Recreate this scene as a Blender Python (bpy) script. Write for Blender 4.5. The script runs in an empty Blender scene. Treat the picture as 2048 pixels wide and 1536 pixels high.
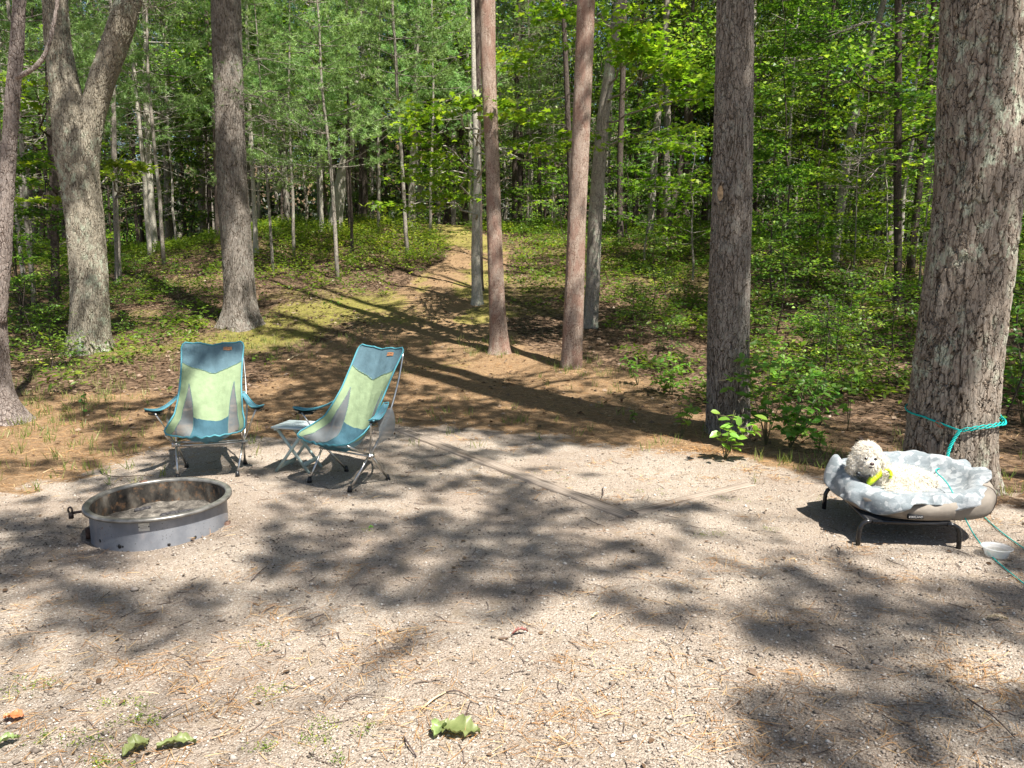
import bpy, bmesh, math, random
import numpy as np
from mathutils import Vector, Matrix, noise as mnoise

S = bpy.context.scene
COL = S.collection
rng = np.random.default_rng(7)
random.seed(7)
PI = math.pi

# ------------------------------------------------------------------ camera, sky, sun, exposure
TILT = math.radians(8.7)
CAMZ = 1.6
F = 1538.0            # focal length in pixels of the 2048 px wide photograph
cam_d = bpy.data.cameras.new('camera')
cam = bpy.data.objects.new('camera', cam_d)
COL.objects.link(cam)
cam.location = (0, 0, CAMZ)
cam.rotation_euler = (PI / 2 - TILT, 0, 0)
cam_d.sensor_width = 36
cam_d.lens = 36 * F / 2048
cam_d.clip_end = 600
S.camera = cam

EL = math.radians(61)
SH = (0.65, -0.76)     # horizontal direction towards the sun
SUNV = Vector((SH[0] * math.cos(EL), SH[1] * math.cos(EL), math.sin(EL)))
w = bpy.data.worlds.new("World")
S.world = w
w.use_nodes = True
wn = w.node_tree.nodes
wl = w.node_tree.links
sky = wn.new('ShaderNodeTexSky')
sky.sky_type = 'NISHITA'
sky.sun_disc = False
sky.sun_elevation = EL
sky.sun_rotation = math.atan2(SH[0], SH[1])
sky.air_density = 1.0
sky.dust_density = 1.2
bg = wn['Background']
bg.inputs['Strength'].default_value = 0.055
wl.new(sky.outputs[0], bg.inputs['Color'])
sun_d = bpy.data.lights.new('sun', 'SUN')
sun_d.energy = 5.0
sun_d.angle = math.radians(0.55)
sun_d.color = (1.0, 0.955, 0.88)
sun = bpy.data.objects.new('sun', sun_d)
COL.objects.link(sun)
sun.rotation_euler = SUNV.to_track_quat('Z', 'Y').to_euler()

S.view_settings.view_transform = 'Standard'
S.view_settings.look = 'None'
S.view_settings.gamma = 1
S.view_settings.use_curve_mapping = False
S.view_settings.exposure = 1.35
S.render.engine = 'CYCLES'
cy = S.cycles
cy.max_bounces = 6
cy.diffuse_bounces = 4
cy.glossy_bounces = 2
cy.transmission_bounces = 6
cy.transparent_max_bounces = 8
cy.use_denoising = True
cy.sample_clamp_indirect = 4
cy.caustics_reflective = False
cy.caustics_refractive = False

# ------------------------------------------------------------------ projection helpers
FW = np.array([0, math.cos(TILT), -math.sin(TILT)])
UP = np.array([0, math.sin(TILT), math.cos(TILT)])
RT = np.array([1.0, 0, 0])
C0 = np.array([0, 0, CAMZ])


def ray(px, py):
    return FW + RT * ((px - 1024) / F) + UP * ((768 - py) / F)


def at(px, py, Y):
    d = ray(px, py)
    return C0 + d * (Y / d[1])


def project(x, y, z):
    v0 = x
    v1 = y
    v2 = z - CAMZ
    dep = v1 * FW[1] + v2 * FW[2]
    dep = np.where(np.abs(dep) < 1e-3, 1e-3, dep)
    u = v1 * UP[1] + v2 * UP[2]
    return 1024 + F * v0 / dep, 768 - F * u / dep, dep


def sstep(a, b, x):
    t = np.clip((x - a) / (b - a), 0, 1)
    return t * t * (3 - 2 * t)


def _hash(ix, iy, seed):
    h = (ix.astype(np.int64) * 374761393 + iy.astype(np.int64) * 668265263 + seed * 982451653) & 0x7fffffff
    h = ((h ^ (h >> 13)) * 1274126177) & 0x7fffffff
    return ((h ^ (h >> 16)) & 0xffff) / 65535.0


def vnoise(x, y, s=1.0, seed=0):
    x = np.asarray(x, float) * s
    y = np.asarray(y, float) * s
    ix = np.floor(x)
    iy = np.floor(y)
    fx = x - ix
    fy = y - iy
    fx = fx * fx * (3 - 2 * fx)
    fy = fy * fy * (3 - 2 * fy)
    a = _hash(ix, iy, seed)
    b = _hash(ix + 1, iy, seed)
    c = _hash(ix, iy + 1, seed)
    d = _hash(ix + 1, iy + 1, seed)
    return (a * (1 - fx) + b * fx) * (1 - fy) + (c * (1 - fx) + d * fx) * fy


def fbm(x, y, s=1.0, seed=0, o=3):
    t = 0
    a = 0.5
    for k in range(o):
        t = t + a * vnoise(x, y, s * 2 ** k, seed + k * 17)
        a *= 0.5
    return t / (1 - 0.5 ** o)


RING_X, RING_Y = -2.19, 4.614


def gz(x, y):
    x = np.asarray(x, float)
    y = np.asarray(y, float)
    Yp = [-60, 8, 9.5, 11, 14, 17, 20, 23, 26, 29, 33, 60, 85, 130, 300]
    Zp = [0, 0, .06, .2, .62, 1.15, 1.75, 2.35, 2.88, 3.1, 3.0, 2.6, 5, 26, 40]
    z = (np.interp(y - .8, Yp, Zp) + np.interp(y, Yp, Zp) + np.interp(y + .8, Yp, Zp)) / 3
    side = 1 - 0.30 * sstep(4.5, 11, np.abs(x + 1.0) - 0.12 * np.maximum(y - 12, 0))
    z = z * side
    z = z + (fbm(x, y, .35, 3) - .5) * .5 * sstep(12, 22, y) + (fbm(x, y, 1.1, 5) - .5) * .10 * sstep(7, 12, y)
    z = z + (fbm(x, y, 1.3, 9) - .5) * .03 + (fbm(x, y, 5, 11) - .5) * .012
    # the ring is bedded in tilted ground
    r4 = (((x - RING_X) ** 2 + (y - RING_Y) ** 2) / .62 ** 2) ** 2
    z = z + (.05 * (x - RING_X) - .015) * np.exp(-r4)
    return z


def gz1(x, y):
    return float(gz(np.array([x]), np.array([y]))[0])


def gpt(px, py):
    """the point of the ground seen at a pixel of the photograph"""
    d = ray(px, py)
    Ys = np.concatenate([np.arange(1.5, 12, .15), np.arange(12, 45, .4)])
    for _ in range(2):
        P = C0 + d * (Ys / d[1])[:, None]
        below = P[:, 2] <= gz(P[:, 0], P[:, 1])
        if not below.any():
            break
        i = max(1, int(np.argmax(below)))
        Ys = np.linspace(Ys[i - 1], Ys[i], 50)
    Y = Ys[0] if below.any() else 40
    q = C0 + d * (Y / d[1])
    return Vector((q[0], q[1], gz1(q[0], q[1])))


# ------------------------------------------------------------------ mesh helpers
def np_mesh(name, V, Fs, rnd=None, smooth=False):
    """V (N,3); Fs list of (M,k) integer arrays"""
    me = bpy.data.meshes.new(name)
    V = np.asarray(V, np.float32)
    me.vertices.add(len(V))
    me.vertices.foreach_set('co', V.ravel())
    Fs = [f for f in Fs if len(f)]
    nl = sum(f.size for f in Fs)
    npoly = sum(len(f) for f in Fs)
    me.loops.add(nl)
    me.polygons.add(npoly)
    me.loops.foreach_set('vertex_index', np.concatenate([f.ravel() for f in Fs]).astype(np.int32))
    tot = np.concatenate([np.full(len(f), f.shape[1]) for f in Fs])
    st = np.concatenate([[0], np.cumsum(tot)[:-1]])
    me.polygons.foreach_set('loop_start', st.astype(np.int32))
    try:
        me.polygons.foreach_set('loop_total', tot.astype(np.int32))
    except Exception:
        pass
    if smooth:
        me.polygons.foreach_set('use_smooth', np.ones(npoly, bool))
    me.update(calc_edges=True)
    if rnd is not None:
        a = me.attributes.new('rnd', 'FLOAT', 'POINT')
        a.data.foreach_set('value', np.asarray(rnd, np.float32))
    me.validate()
    return me


class Geo:
    def __init__(s):
        s.V = []
        s.F = []
        s.n = 0

    def add(s, V, *Fs):
        V = np.asarray(V, float).reshape(-1, 3)
        s.V.append(V)
        for f in Fs:
            s.F.append(np.asarray(f, int) + s.n)
        s.n += len(V)
        return s

    def tube(s, pts, radii, seg=8, caps=True, jit=0):
        P = np.asarray([tuple(p) for p in pts], float)
        n = len(P)
        R = np.broadcast_to(np.asarray(radii, float), (n,))
        T = np.gradient(P, axis=0)
        T /= np.linalg.norm(T, axis=1)[:, None] + 1e-12
        a = np.array([0, 0, 1.0]) if abs(T[0][2]) < .9 else np.array([1.0, 0, 0])
        u = np.cross(T[0], a)
        u /= np.linalg.norm(u)
        U = [u]
        for i in range(1, n):
            u = U[-1] - T[i] * np.dot(U[-1], T[i])
            u /= np.linalg.norm(u) + 1e-12
            U.append(u)
        U = np.array(U)
        W = np.cross(T, U)
        th = np.arange(seg) / seg * 2 * PI
        ring = U[:, None, :] * np.cos(th)[None, :, None] + W[:, None, :] * np.sin(th)[None, :, None]
        V = P[:, None, :] + ring * R[:, None, None]
        V = V.reshape(-1, 3)
        i = np.arange(n - 1)[:, None] * seg
        j = np.arange(seg)[None, :]
        j2 = (j + 1) % seg
        Q = np.stack([i + j, i + j2, i + seg + j2, i + seg + j], -1).reshape(-1, 4)
        s.add(V, Q)
        if caps:
            o = s.n - len(V)
            s.F.append(np.array([[o + k for k in range(seg)][::-1]]))
            s.F.append(np.array([[o + (n - 1) * seg + k for k in range(seg)]]))
        return s

    def box(s, c, sz, rot=None):
        V = np.array([[x, y, z] for x in (-.5, .5) for y in (-.5, .5) for z in (-.5, .5)]) * np.array(sz)
        if rot is not None:
            V = V @ np.array(rot.to_3x3()).T
        V = V + np.array(c)
        Q = [[0, 1, 3, 2], [4, 6, 7, 5], [0, 4, 5, 1], [2, 3, 7, 6], [0, 2, 6, 4], [1, 5, 7, 3]]
        return s.add(V, Q)

    def grid(s, G, closed_u=False, flip=False):
        """G (nu,nv,3)"""
        nu, nv = G.shape[:2]
        iu = np.arange(nu if closed_u else nu - 1)[:, None]
        iv = np.arange(nv - 1)[None, :]
        a = iu * nv + iv
        b = ((iu + 1) % nu) * nv + iv
        Q = np.stack([a, b, b + 1, a + 1], -1).reshape(-1, 4)
        if flip:
            Q = Q[:, ::-1]
        return s.add(G.reshape(-1, 3), Q)

    def mesh(s, name, smooth=True, rnd=None):
        fs = {}
        for f in s.F:
            fs.setdefault(f.shape[1], []).append(f)
        return np_mesh(name, np.concatenate(s.V), [np.concatenate(v) for v in fs.values()], rnd, smooth)


def obj(name, me, mat=None, parent=None, loc=None, rot=None):
    o = bpy.data.objects.new(name, me)
    COL.objects.link(o)
    if mat is not None and me is not None and not me.materials:
        me.materials.append(mat)
    if parent is not None:
        o.parent = parent
    if loc is not None:
        o.location = loc
    if rot is not None:
        o.rotation_euler = rot
    return o


def tag(o, label=None, cat=None, group=None, kind=None):
    if label:
        o['label'] = label
    if cat:
        o['category'] = cat
    if group:
        o['group'] = group
    if kind:
        o['kind'] = kind
    return o


def empty(name, loc=(0, 0, 0), rz=0, label=None, cat=None, group=None, scale=1):
    o = bpy.data.objects.new(name, None)
    COL.objects.link(o)
    o.empty_display_size = .1
    o.location = loc
    o.rotation_euler = (0, 0, rz)
    o.scale = (scale, scale, scale)
    return tag(o, label, cat, group)


# ------------------------------------------------------------------ material helpers
class M:
    def __init__(s, name, rough=.8, spec=.3):
        s.m = bpy.data.materials.new(name)
        s.m.use_nodes = True
        s.nt = s.m.node_tree
        s.b = s.nt.nodes['Principled BSDF']
        s.out = s.nt.nodes['Material Output']
        s.b.inputs['Roughness'].default_value = rough
        s.b.inputs['Specular IOR Level'].default_value = spec
        s._tc = None

    def node(s, t, **kw):
        n = s.nt.nodes.new(t)
        for k, v in kw.items():
            setattr(n, k, v)
        return n

    def link(s, a, b):
        s.nt.links.new(a, b)

    def put(s, sock, v):
        if isinstance(v, bpy.types.NodeSocket):
            s.link(v, sock)
        elif isinstance(v, (tuple, list)) and len(v) == 3 and sock.type == 'RGBA':
            sock.default_value = (*v, 1)
        else:
            sock.default_value = v

    def oc(s, scale=(1, 1, 1), rot=(0, 0, 0), kind='Object'):
        if s._tc is None:
            s._tc = s.node('ShaderNodeTexCoord')
        mp = s.node('ShaderNodeMapping')
        mp.inputs['Scale'].default_value = scale
        mp.inputs['Rotation'].default_value = rot
        s.link(s._tc.outputs[kind], mp.inputs['Vector'])
        return mp.outputs[0]

    def noise(s, vec, scale=5, detail=3, rough=.55, dist=0, col=False):
        n = s.node('ShaderNodeTexNoise')
        s.put(n.inputs['Vector'], vec)
        n.inputs['Scale'].default_value = scale
        n.inputs['Detail'].default_value = detail
        n.inputs['Roughness'].default_value = rough
        n.inputs['Distortion'].default_value = dist
        return n.outputs[1 if col else 0]

    def vor(s, vec, scale=5, feature='F1', out=0, rand=1):
        n = s.node('ShaderNodeTexVoronoi', feature=feature)
        s.put(n.inputs['Vector'], vec)
        n.inputs['Scale'].default_value = scale
        n.inputs['Randomness'].default_value = rand
        return n.outputs[out]

    def mr(s, v, a, b, c=0, d=1, smooth=True):
        n = s.node('ShaderNodeMapRange', interpolation_type='SMOOTHSTEP' if smooth else 'LINEAR')
        s.put(n.inputs[0], v)
        for i, x in enumerate((a, b, c, d)):
            n.inputs[i + 1].default_value = x
        return n.outputs[0]

    def math(s, op, a, b=0.0, clamp=False):
        n = s.node('ShaderNodeMath', operation=op, use_clamp=clamp)
        s.put(n.inputs[0], a)
        s.put(n.inputs[1], b)
        return n.outputs[0]

    def mix(s, f, a, b, mode='MIX'):
        n = s.node('ShaderNodeMix', data_type='RGBA', blend_type=mode)
        s.put(n.inputs[0], f)
        s.put(n.inputs[6], a)
        s.put(n.inputs[7], b)
        return n.outputs[2]

    def ramp(s, v, stops):
        n = s.node('ShaderNodeValToRGB')
        s.put(n.inputs[0], v)
        e = n.color_ramp.elements
        while len(e) < len(stops):
            e.new(.5)
        for k, (p, c) in enumerate(stops):
            e[k].position = p
            e[k].color = (*c, 1)
        return n.outputs[0]

    def vadd(s, a, b, k=1.0):
        n = s.node('ShaderNodeVectorMath', operation='MULTIPLY_ADD')
        s.put(n.inputs[0], b)
        n.inputs[1].default_value = (k, k, k)
        s.put(n.inputs[2], a)
        return n.outputs[0]

    def attr(s, name, out='Fac'):
        n = s.node('ShaderNodeAttribute', attribute_name=name)
        return n.outputs[out]

    def bump(s, h, dist=.01, strength=1):
        n = s.node('ShaderNodeBump')
        n.inputs['Distance'].default_value = dist
        n.inputs['Strength'].default_value = strength
        s.put(n.inputs['Height'], h)
        s.link(n.outputs[0], s.b.inputs['Normal'])

    def color(s, c):
        s.put(s.b.inputs['Base Color'], c)
        return s

    def disp(s, h, scale, mid=.5):
        n = s.node('ShaderNodeDisplacement')
        s.put(n.inputs['Height'], h)
        n.inputs['Scale'].default_value = scale
        n.inputs['Midlevel'].default_value = mid
        s.link(n.outputs[0], s.out.inputs['Displacement'])
        s.m.displacement_method = 'BOTH'


def bark(name, crack, mid, top, scale, stretch, depth, edge=.12, lichen=None, lich_amt=.6, displace=False, grain=1.0, red=None):
    a = M(name, rough=.9, spec=.12)
    v0 = a.oc((1, 1, 1 / stretch))
    v = a.vadd(v0, a.noise(v0, 5, 2, col=True), .16)
    v = a.vadd(v, a.noise(v0, 26, 2, col=True), .035)
    wn_ = a.noise(a.oc((1, 1, .4)), 9, 3)
    wid = a.mr(wn_, .3, .7, .015, edge * 1.35)
    e1 = a.math('MINIMUM', a.math('DIVIDE', a.vor(v, scale, 'DISTANCE_TO_EDGE'), wid), 1.0)
    v2 = a.oc((1, 1, 1.9 / stretch))
    v2 = a.vadd(v2, a.noise(v2, 14, 2, col=True), .08)
    wid2 = a.mr(a.noise(a.oc(), 13, 2), .35, .7, .01, edge * .9)
    e2 = a.math('MINIMUM', a.math('DIVIDE', a.vor(v2, scale * 2.1, 'DISTANCE_TO_EDGE'), wid2), 1.0)
    fine = a.noise(a.oc((1, 1, .35)), 60 * grain, 4, .7)
    rid = a.noise(a.oc((1, 1, .13)), scale * 1.6, 3, .6)
    big = a.noise(a.oc((1, 1, .4)), 3.5, 3)
    cellc = a.vor(v, scale, 'F1', 1)
    sep = a.node('ShaderNodeSeparateColor')
    a.link(cellc, sep.inputs[0])
    cell2 = a.vor(v2, scale * 2.1, 'F1', 1)
    sep2 = a.node('ShaderNodeSeparateColor')
    a.link(cell2, sep2.inputs[0])
    h = a.math('MULTIPLY', e1, .30)
    h = a.math('ADD', h, a.math('MULTIPLY', e2, .16))
    h = a.math('ADD', h, a.math('MULTIPLY', fine, .18))
    h = a.math('ADD', h, a.math('MULTIPLY', rid, .44))
    h = a.math('ADD', h, a.math('MULTIPLY', a.math('MULTIPLY', sep2.outputs[0], e2), .16))
    c = a.ramp(h, [(0, crack), (.38, crack), (.62, mid), (.9, top), (1, top)])
    c = a.mix(a.mr(big, .35, .7, 0, .5), c, a.mix(.5, c, mid))
    c = a.mix(a.math('MULTIPLY', sep2.outputs[1], .4), c, (1.25, 1.12, 1.02), 'MULTIPLY')
    c = a.mix(a.math('MULTIPLY', sep.outputs[1], .35), c, (.72, .70, .68), 'MULTIPLY')
    if red:
        c = a.mix(a.mr(a.noise(a.oc((1, 1, .5)), 7, 4), .45, .62, 0, .6), c, red)
    if lichen:
        ln = a.noise(a.oc((1, 1, .7)), 11, 6, .7)
        ln2 = a.noise(a.oc(), 2.0, 2)
        lf = a.math('MULTIPLY', a.mr(ln, .50, .60), a.mr(ln2, .40, .62, 0, lich_amt))
        c = a.mix(a.math('MULTIPLY', lf, a.mr(h, .35, .6)), c, lichen)
    a.color(c)
    if displace:
        a.disp(h, depth, .85)
    else:
        a.bump(h, depth, 1)
    return a.m


def leafmat(name, c1, c2, trans=.4, tr=None, rough=.45, spec=.35, c3=None):
    """c1..c2 by the per-leaf value"""
    a = M(name, rough=rough, spec=spec)
    r = a.attr('rnd')
    if c3:
        c = a.ramp(r, [(0, c1), (.6, c2), (1, c3)])
    else:
        c = a.ramp(r, [(0, c1), (1, c2)])
    oi = a.node('ShaderNodeObjectInfo')
    hs = a.node('ShaderNodeHueSaturation')
    a.put(hs.inputs['Hue'], a.mr(oi.outputs['Random'], 0, 1, .485, .515, False))
    a.put(hs.inputs['Value'], a.mr(oi.outputs['Random'], 0, 1, .8, 1.2, False))
    a.link(c, hs.inputs['Color'])
    c = hs.outputs[0]
    a.color(c)
    if trans > 0:
        t = a.node('ShaderNodeBsdfTranslucent')
        a.put(t.inputs[0], a.mix(1.0, c, tr or (1.5, 1.55, .7), 'MULTIPLY'))
        mx = a.node('ShaderNodeMixShader')
        mx.inputs[0].default_value = trans
        a.link(a.b.outputs[0], mx.inputs[1])
        a.link(t.outputs[0], mx.inputs[2])
        a.link(mx.outputs[0], a.out.inputs['Surface'])
    return a.m


def plain(name, c, rough=.6, spec=.3, metal=0, nscale=0, namt=.2, bump=0):
    a = M(name, rough=rough, spec=spec)
    a.b.inputs['Metallic'].default_value = metal
    if nscale:
        n = a.noise(a.oc(), nscale, 4)
        a.color(a.mix(a.mr(n, .3, .7, 0, 1), tuple(x * (1 - namt) for x in c), tuple(min(1, x * (1 + namt)) for x in c)))
        if bump:
            a.bump(n, bump)
    else:
        a.color(c)
    return a.m


# materials
MAT = {}
MAT['pine_big'] = bark('pine_bark_thick_plates', (.022, .016, .012), (.125, .100, .078), (.30, .265, .225), 19, 4.4, .050, .085, lichen=(.42, .46, .36), lich_amt=.8, displace=True)
MAT['pine_mid'] = bark('pine_bark_grey_plates', (.018, .014, .011), (.11, .092, .074), (.29, .265, .235), 30, 4.6, .030, .10, displace=True, lichen=(.36, .38, .33), lich_amt=.3)
MAT['pine_left'] = bark('pine_bark_purplish', (.030, .022, .019), (.14, .112, .098), (.34, .30, .275), 34, 2.8, .026, .10, displace=True)
MAT['oak'] = bark('oak_bark_pale_grey', (.030, .025, .018), (.155, .138, .105), (.40, .37, .30), 36, 4.2, .030, .14, displace=True, lichen=(.42, .47, .36), lich_amt=.85)
MAT['red_pine'] = bark('red_pine_bark_flaky', (.055, .034, .025), (.20, .135, .10), (.46, .38, .32), 38, 2.0, .010, .09, displace=True, red=(.28, .16, .12))
MAT['grey_far'] = bark('grey_smooth_bark', (.07, .06, .05), (.20, .18, .155), (.34, .31, .27), 24, 2.5, .01, .12, lichen=(.4, .44, .33), lich_amt=.7)
MAT['dark_far'] = bark('dark_pine_pole_bark', (.02, .015, .012), (.06, .047, .04), (.12, .10, .085), 22, 2.5, .01, .12)
MAT['pale_far'] = bark('pale_aspen_bark', (.08, .07, .055), (.30, .28, .24), (.50, .47, .41), 18, 1.2, .006, .08, lichen=(.4, .44, .33), lich_amt=.5)
MAT['broad'] = leafmat('broad_leaf', (.035, .09, .012), (.13, .24, .032), .38, c3=(.34, .44, .08))
MAT['broad_dark'] = leafmat('broad_leaf_dark', (.025, .065, .012), (.06, .125, .018), .35, c3=(.11, .19, .025))
MAT['maple'] = leafmat('maple_leaf', (.08, .17, .012), (.18, .30, .025), .5, c3=(.32, .40, .04))
MAT['pine_soft'] = leafmat('white_pine_needle', (.11, .22, .06), (.25, .40, .13), .4, tr=(1.2, 1.25, .9), rough=.5, c3=(.38, .54, .20))
MAT['pine_dark'] = leafmat('pine_needle_dark', (.035, .085, .018), (.085, .165, .035), .35, tr=(1.3, 1.4, .8), c3=(.14, .23, .05))
MAT['cover'] = leafmat('ground_cover_leaf', (.06, .13, .015), (.17, .25, .03), .45, c3=(.34, .38, .05))
MAT['shrubleaf'] = leafmat('shrub_leaf', (.07, .18, .025), (.15, .31, .045), .45, rough=.35, spec=.5, c3=(.24, .40, .06))
MAT['grass'] = leafmat('grass_blade', (.10, .16, .03), (.20, .23, .06), .35, c3=(.34, .30, .14))
MAT['litter'] = leafmat('dry_leaf', (.06, .035, .02), (.15, .095, .06), .12, tr=(1.2, .9, .6), c3=(.32, .24, .17))
MAT['needle'] = leafmat('dry_pine_needle', (.20, .085, .035), (.33, .16, .075), .1, tr=(1.2, .9, .6), c3=(.48, .31, .17))
MAT['twig'] = plain('grey_twig', (.13, .10, .085), .9, .1, nscale=30, namt=.4)
MAT['deadbr'] = plain('dead_branch', (.22, .19, .17), .9, .1, nscale=20, namt=.4)


# ------------------------------------------------------------------ leaf soups
def unit(v):
    return v / (np.linalg.norm(v, axis=-1, keepdims=True) + 1e-12)


def soup(P, D, N, L, W, shape='oval', rnd=None, rg=rng):
    """returns V, faces list, rnd"""
    n = len(P)
    P = np.asarray(P, float)
    D = unit(np.asarray(D, float))
    Sd = unit(np.cross(D, N))
    Nn = np.cross(Sd, D)
    L = np.broadcast_to(np.asarray(L, float), (n,))[:, None]
    W = np.broadcast_to(np.asarray(W, float), (n,))[:, None]
    if rnd is None:
        rnd = rg.random(n)
    if shape == 'tri':
        V = np.stack([P - Sd * W / 2, P + Sd * W / 2, P + D * L], 1)
        T = np.array([[0, 1, 2]])
    elif shape == 'strip':
        mid = P + D * L * .5 + Nn * L * .07
        V = np.stack([P - Sd * W / 2, P + Sd * W / 2, mid + Sd * W / 2, mid - Sd * W / 2, P + D * L], 1)
        T = np.array([[0, 1, 2], [0, 2, 3], [3, 2, 4]])
    elif shape == 'oval':
        m = P + D * L * .45
        V = np.stack([P, m + Sd * W / 2 + Nn * W * .16, P + D * L, m - Sd * W / 2 + Nn * W * .16], 1)
        T = np.array([[0, 1, 2], [0, 2, 3]])
    elif shape == 'leaf8':
        pts = [(0, 0, 0), (.22, .40, .10), (.55, .48, .10), (.82, .24, .03), (1, 0, -.10), (.82, -.24, .03), (.55, -.48, .10), (.22, -.40, .10), (.5, 0, 0)]
        V = np.stack([P + D * L * a + Sd * W * b + Nn * W * c for a, b, c in pts], 1)
        T = np.array([[8, 0, 1], [8, 1, 2], [8, 2, 3], [8, 3, 4], [8, 4, 5], [8, 5, 6], [8, 6, 7], [8, 7, 0]])
    elif shape == 'maple':
        pts = [(.30, 0, 0), (0, 0, 0), (.10, .36, .05), (.26, .20, .02), (.62, .52, .06), (.55, .17, 0), (1, 0, -.06), (.55, -.17, 0), (.62, -.52, .06), (.26, -.20, .02), (.10, -.36, .05)]
        V = np.stack([P + D * L * a + Sd * W * b + Nn * W * c for a, b, c in pts], 1)
        T = np.array([[0, i, i + 1 if i < 10 else 1] for i in range(1, 11)])
    k = V.shape[1]
    Fc = (np.arange(n)[:, None, None] * k + T[None]).reshape(-1, 3)
    return V.reshape(-1, 3), Fc, np.repeat(rnd, k)


class Soup:
    def __init__(s):
        s.V = []
        s.F = []
        s.R = []
        s.n = 0

    def add(s, *a, **k):
        V, Fc, R = soup(*a, **k)
        s.V.append(V)
        s.F.append(Fc + s.n)
        s.R.append(R)
        s.n += len(V)

    def mesh(s, name):
        return np_mesh(name, np.concatenate(s.V), [np.concatenate(s.F)], np.concatenate(s.R))


def rdir(rg, n, up=0.0):
    v = rg.normal(size=(n, 3))
    v[:, 2] += up
    return unit(v)


def tufts(sp, C, r, k, wd, rg, droop=0.0, rnd=None):
    """bursts of needles at the points C"""
    n = len(C)
    P = np.repeat(C, k, 0)
    D = rdir(rg, n * k, droop)
    if rnd is None:
        base = rg.random(n)
    else:
        base = rnd
    rr = np.clip(np.repeat(base, k) * .7 + rg.random(n * k) * .3, 0, 1)
    sp.add(P, D, rdir(rg, n * k), r * (.7 + .5 * rg.random(n * k)), wd, 'tri', rnd=rr)


# ------------------------------------------------------------------ terrain
GE = [gpt(a, b) for a, b in [(0, 975), (120, 960), (300, 915), (520, 885), (700, 862), (800, 846), (900, 852), (1010, 868), (1130, 885), (1260, 905), (1400, 930), (1520, 945), (1640, 965), (1800, 985), (2048, 1010)]]
GEx = np.array([p.x for p in GE])
GEy = np.array([p.y for p in GE])
PATH = [gpt(a, b) for a, b in [(1000, 850), (900, 780), (850, 720), (840, 670), (860, 620), (900, 570), (945, 530), (960, 500), (920, 470), (890, 456)]]
PATHx = np.array([p.x for p in PATH])
PATHy = np.array([p.y for p in PATH])


def m_gravel(x, y):
    e = np.interp(x, GEx, GEy)
    n = (fbm(x, y, 1.6, 21) - .5) * 1.2 + (fbm(x, y, 6, 23) - .5) * .5
    return sstep(-.55, .45, e + n - y)


def m_path(x, y):
    c = np.interp(y, PATHy, PATHx)
    wd = np.interp(y, [7, 9, 12, 15, 20, 27], [3.2, 2.8, 1.7, 1.1, .8, .7])
    n = (fbm(x, y, .9, 33) - .5) * 1.3
    return 1 - sstep(.7, 1.3, np.abs(x - c) / wd + n * .6)


def m_duff(x, y):
    e = np.interp(x, GEx, GEy)
    n = (fbm(x, y, .8, 41) - .5) * 3
    band = 1 - sstep(1.6, 3.6, y - e + n - 1.2 * (x < 1.5))
    return np.clip(np.maximum(band * (1 - .6 * sstep(1.5, 3, x)), m_path(x, y)), 0, 1)


GLADE = [(gpt(640, 618), .9), (gpt(735, 606), .7), (gpt(800, 640), .5), (gpt(985, 560), .6), (gpt(560, 660), .7), (gpt(480, 690), .6), (gpt(880, 735), .4), (gpt(250, 700), .5)]


def m_glade(x, y):
    t = 0
    for p, a_ in GLADE:
        t = t + a_ * np.exp(-((x - p.x) / 1.0) ** 2 - ((y - p.y) / .9) ** 2)
    return np.clip(t * (.5 + 1.0 * fbm(x, y, 1.8, 57)), 0, 1)


def m_moss(x, y):
    n = fbm(x, y, .55, 51)
    return np.maximum(sstep(.46, .60, n) * sstep(10.5, 13.5, y) * (1 - sstep(3, 6, x - .1 * y)) * (.45 + .55 * m_path(x, y)), .65 * m_path(x, y) * sstep(14.5, 17, y) * sstep(.38, .62, fbm(x, y, 1.3, 55)) + m_glade(x, y))


def spaced(segs):
    out = [segs[0][0]]
    for a, b, d in segs:
        n = max(1, int(round((b - a) / d)))
        out += list(np.linspace(a, b, n + 1)[1:])
    return np.array(out)


GX = spaced([(-160, -40, 12), (-40, -14, 1.3), (-14, -5.5, .18), (-5.5, 5.5, .03), (5.5, 14, .18), (14, 40, 1.3), (40, 160, 12)])
GY = spaced([(-60, -6, 4), (-6, 1.6, .3), (1.6, 6.5, .03), (6.5, 12, .06), (12, 30, .16), (30, 60, .8), (60, 260, 12)])
XX, YY = np.meshgrid(GX, GY, indexing='ij')
ZZ = gz(XX, YY)
# fine pebbly unevenness of the sheet close by
ZZ = ZZ + (vnoise(XX, YY, 22, 71) - .5) * .006 * (YY < 9) * (np.abs(XX) < 6)
g = Geo().grid(np.stack([XX, YY, ZZ], -1), flip=True)
gme = g.mesh('ground')
gme.flip_normals() if gme.polygons[0].normal.z < 0 else None
ca = gme.color_attributes.new('mask', 'FLOAT_COLOR', 'POINT')
mk = np.stack([m_gravel(XX, YY), m_duff(XX, YY), m_moss(XX, YY),
               .85 * np.exp(-(((XX - RING_X) / 1.0) ** 2 + ((YY - 4.55) / .7) ** 2))], -1).reshape(-1, 4)
ca.data.foreach_set('color', mk.astype(np.float32).ravel())

a = M('ground_surface', rough=.95, spec=.1)
ob = a.oc()
mn = a.node('ShaderNodeAttribute', attribute_name='mask')
sp = a.node('ShaderNodeSeparateColor')
a.link(mn.outputs['Color'], sp.inputs[0])
ash = mn.outputs['Alpha']
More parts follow.
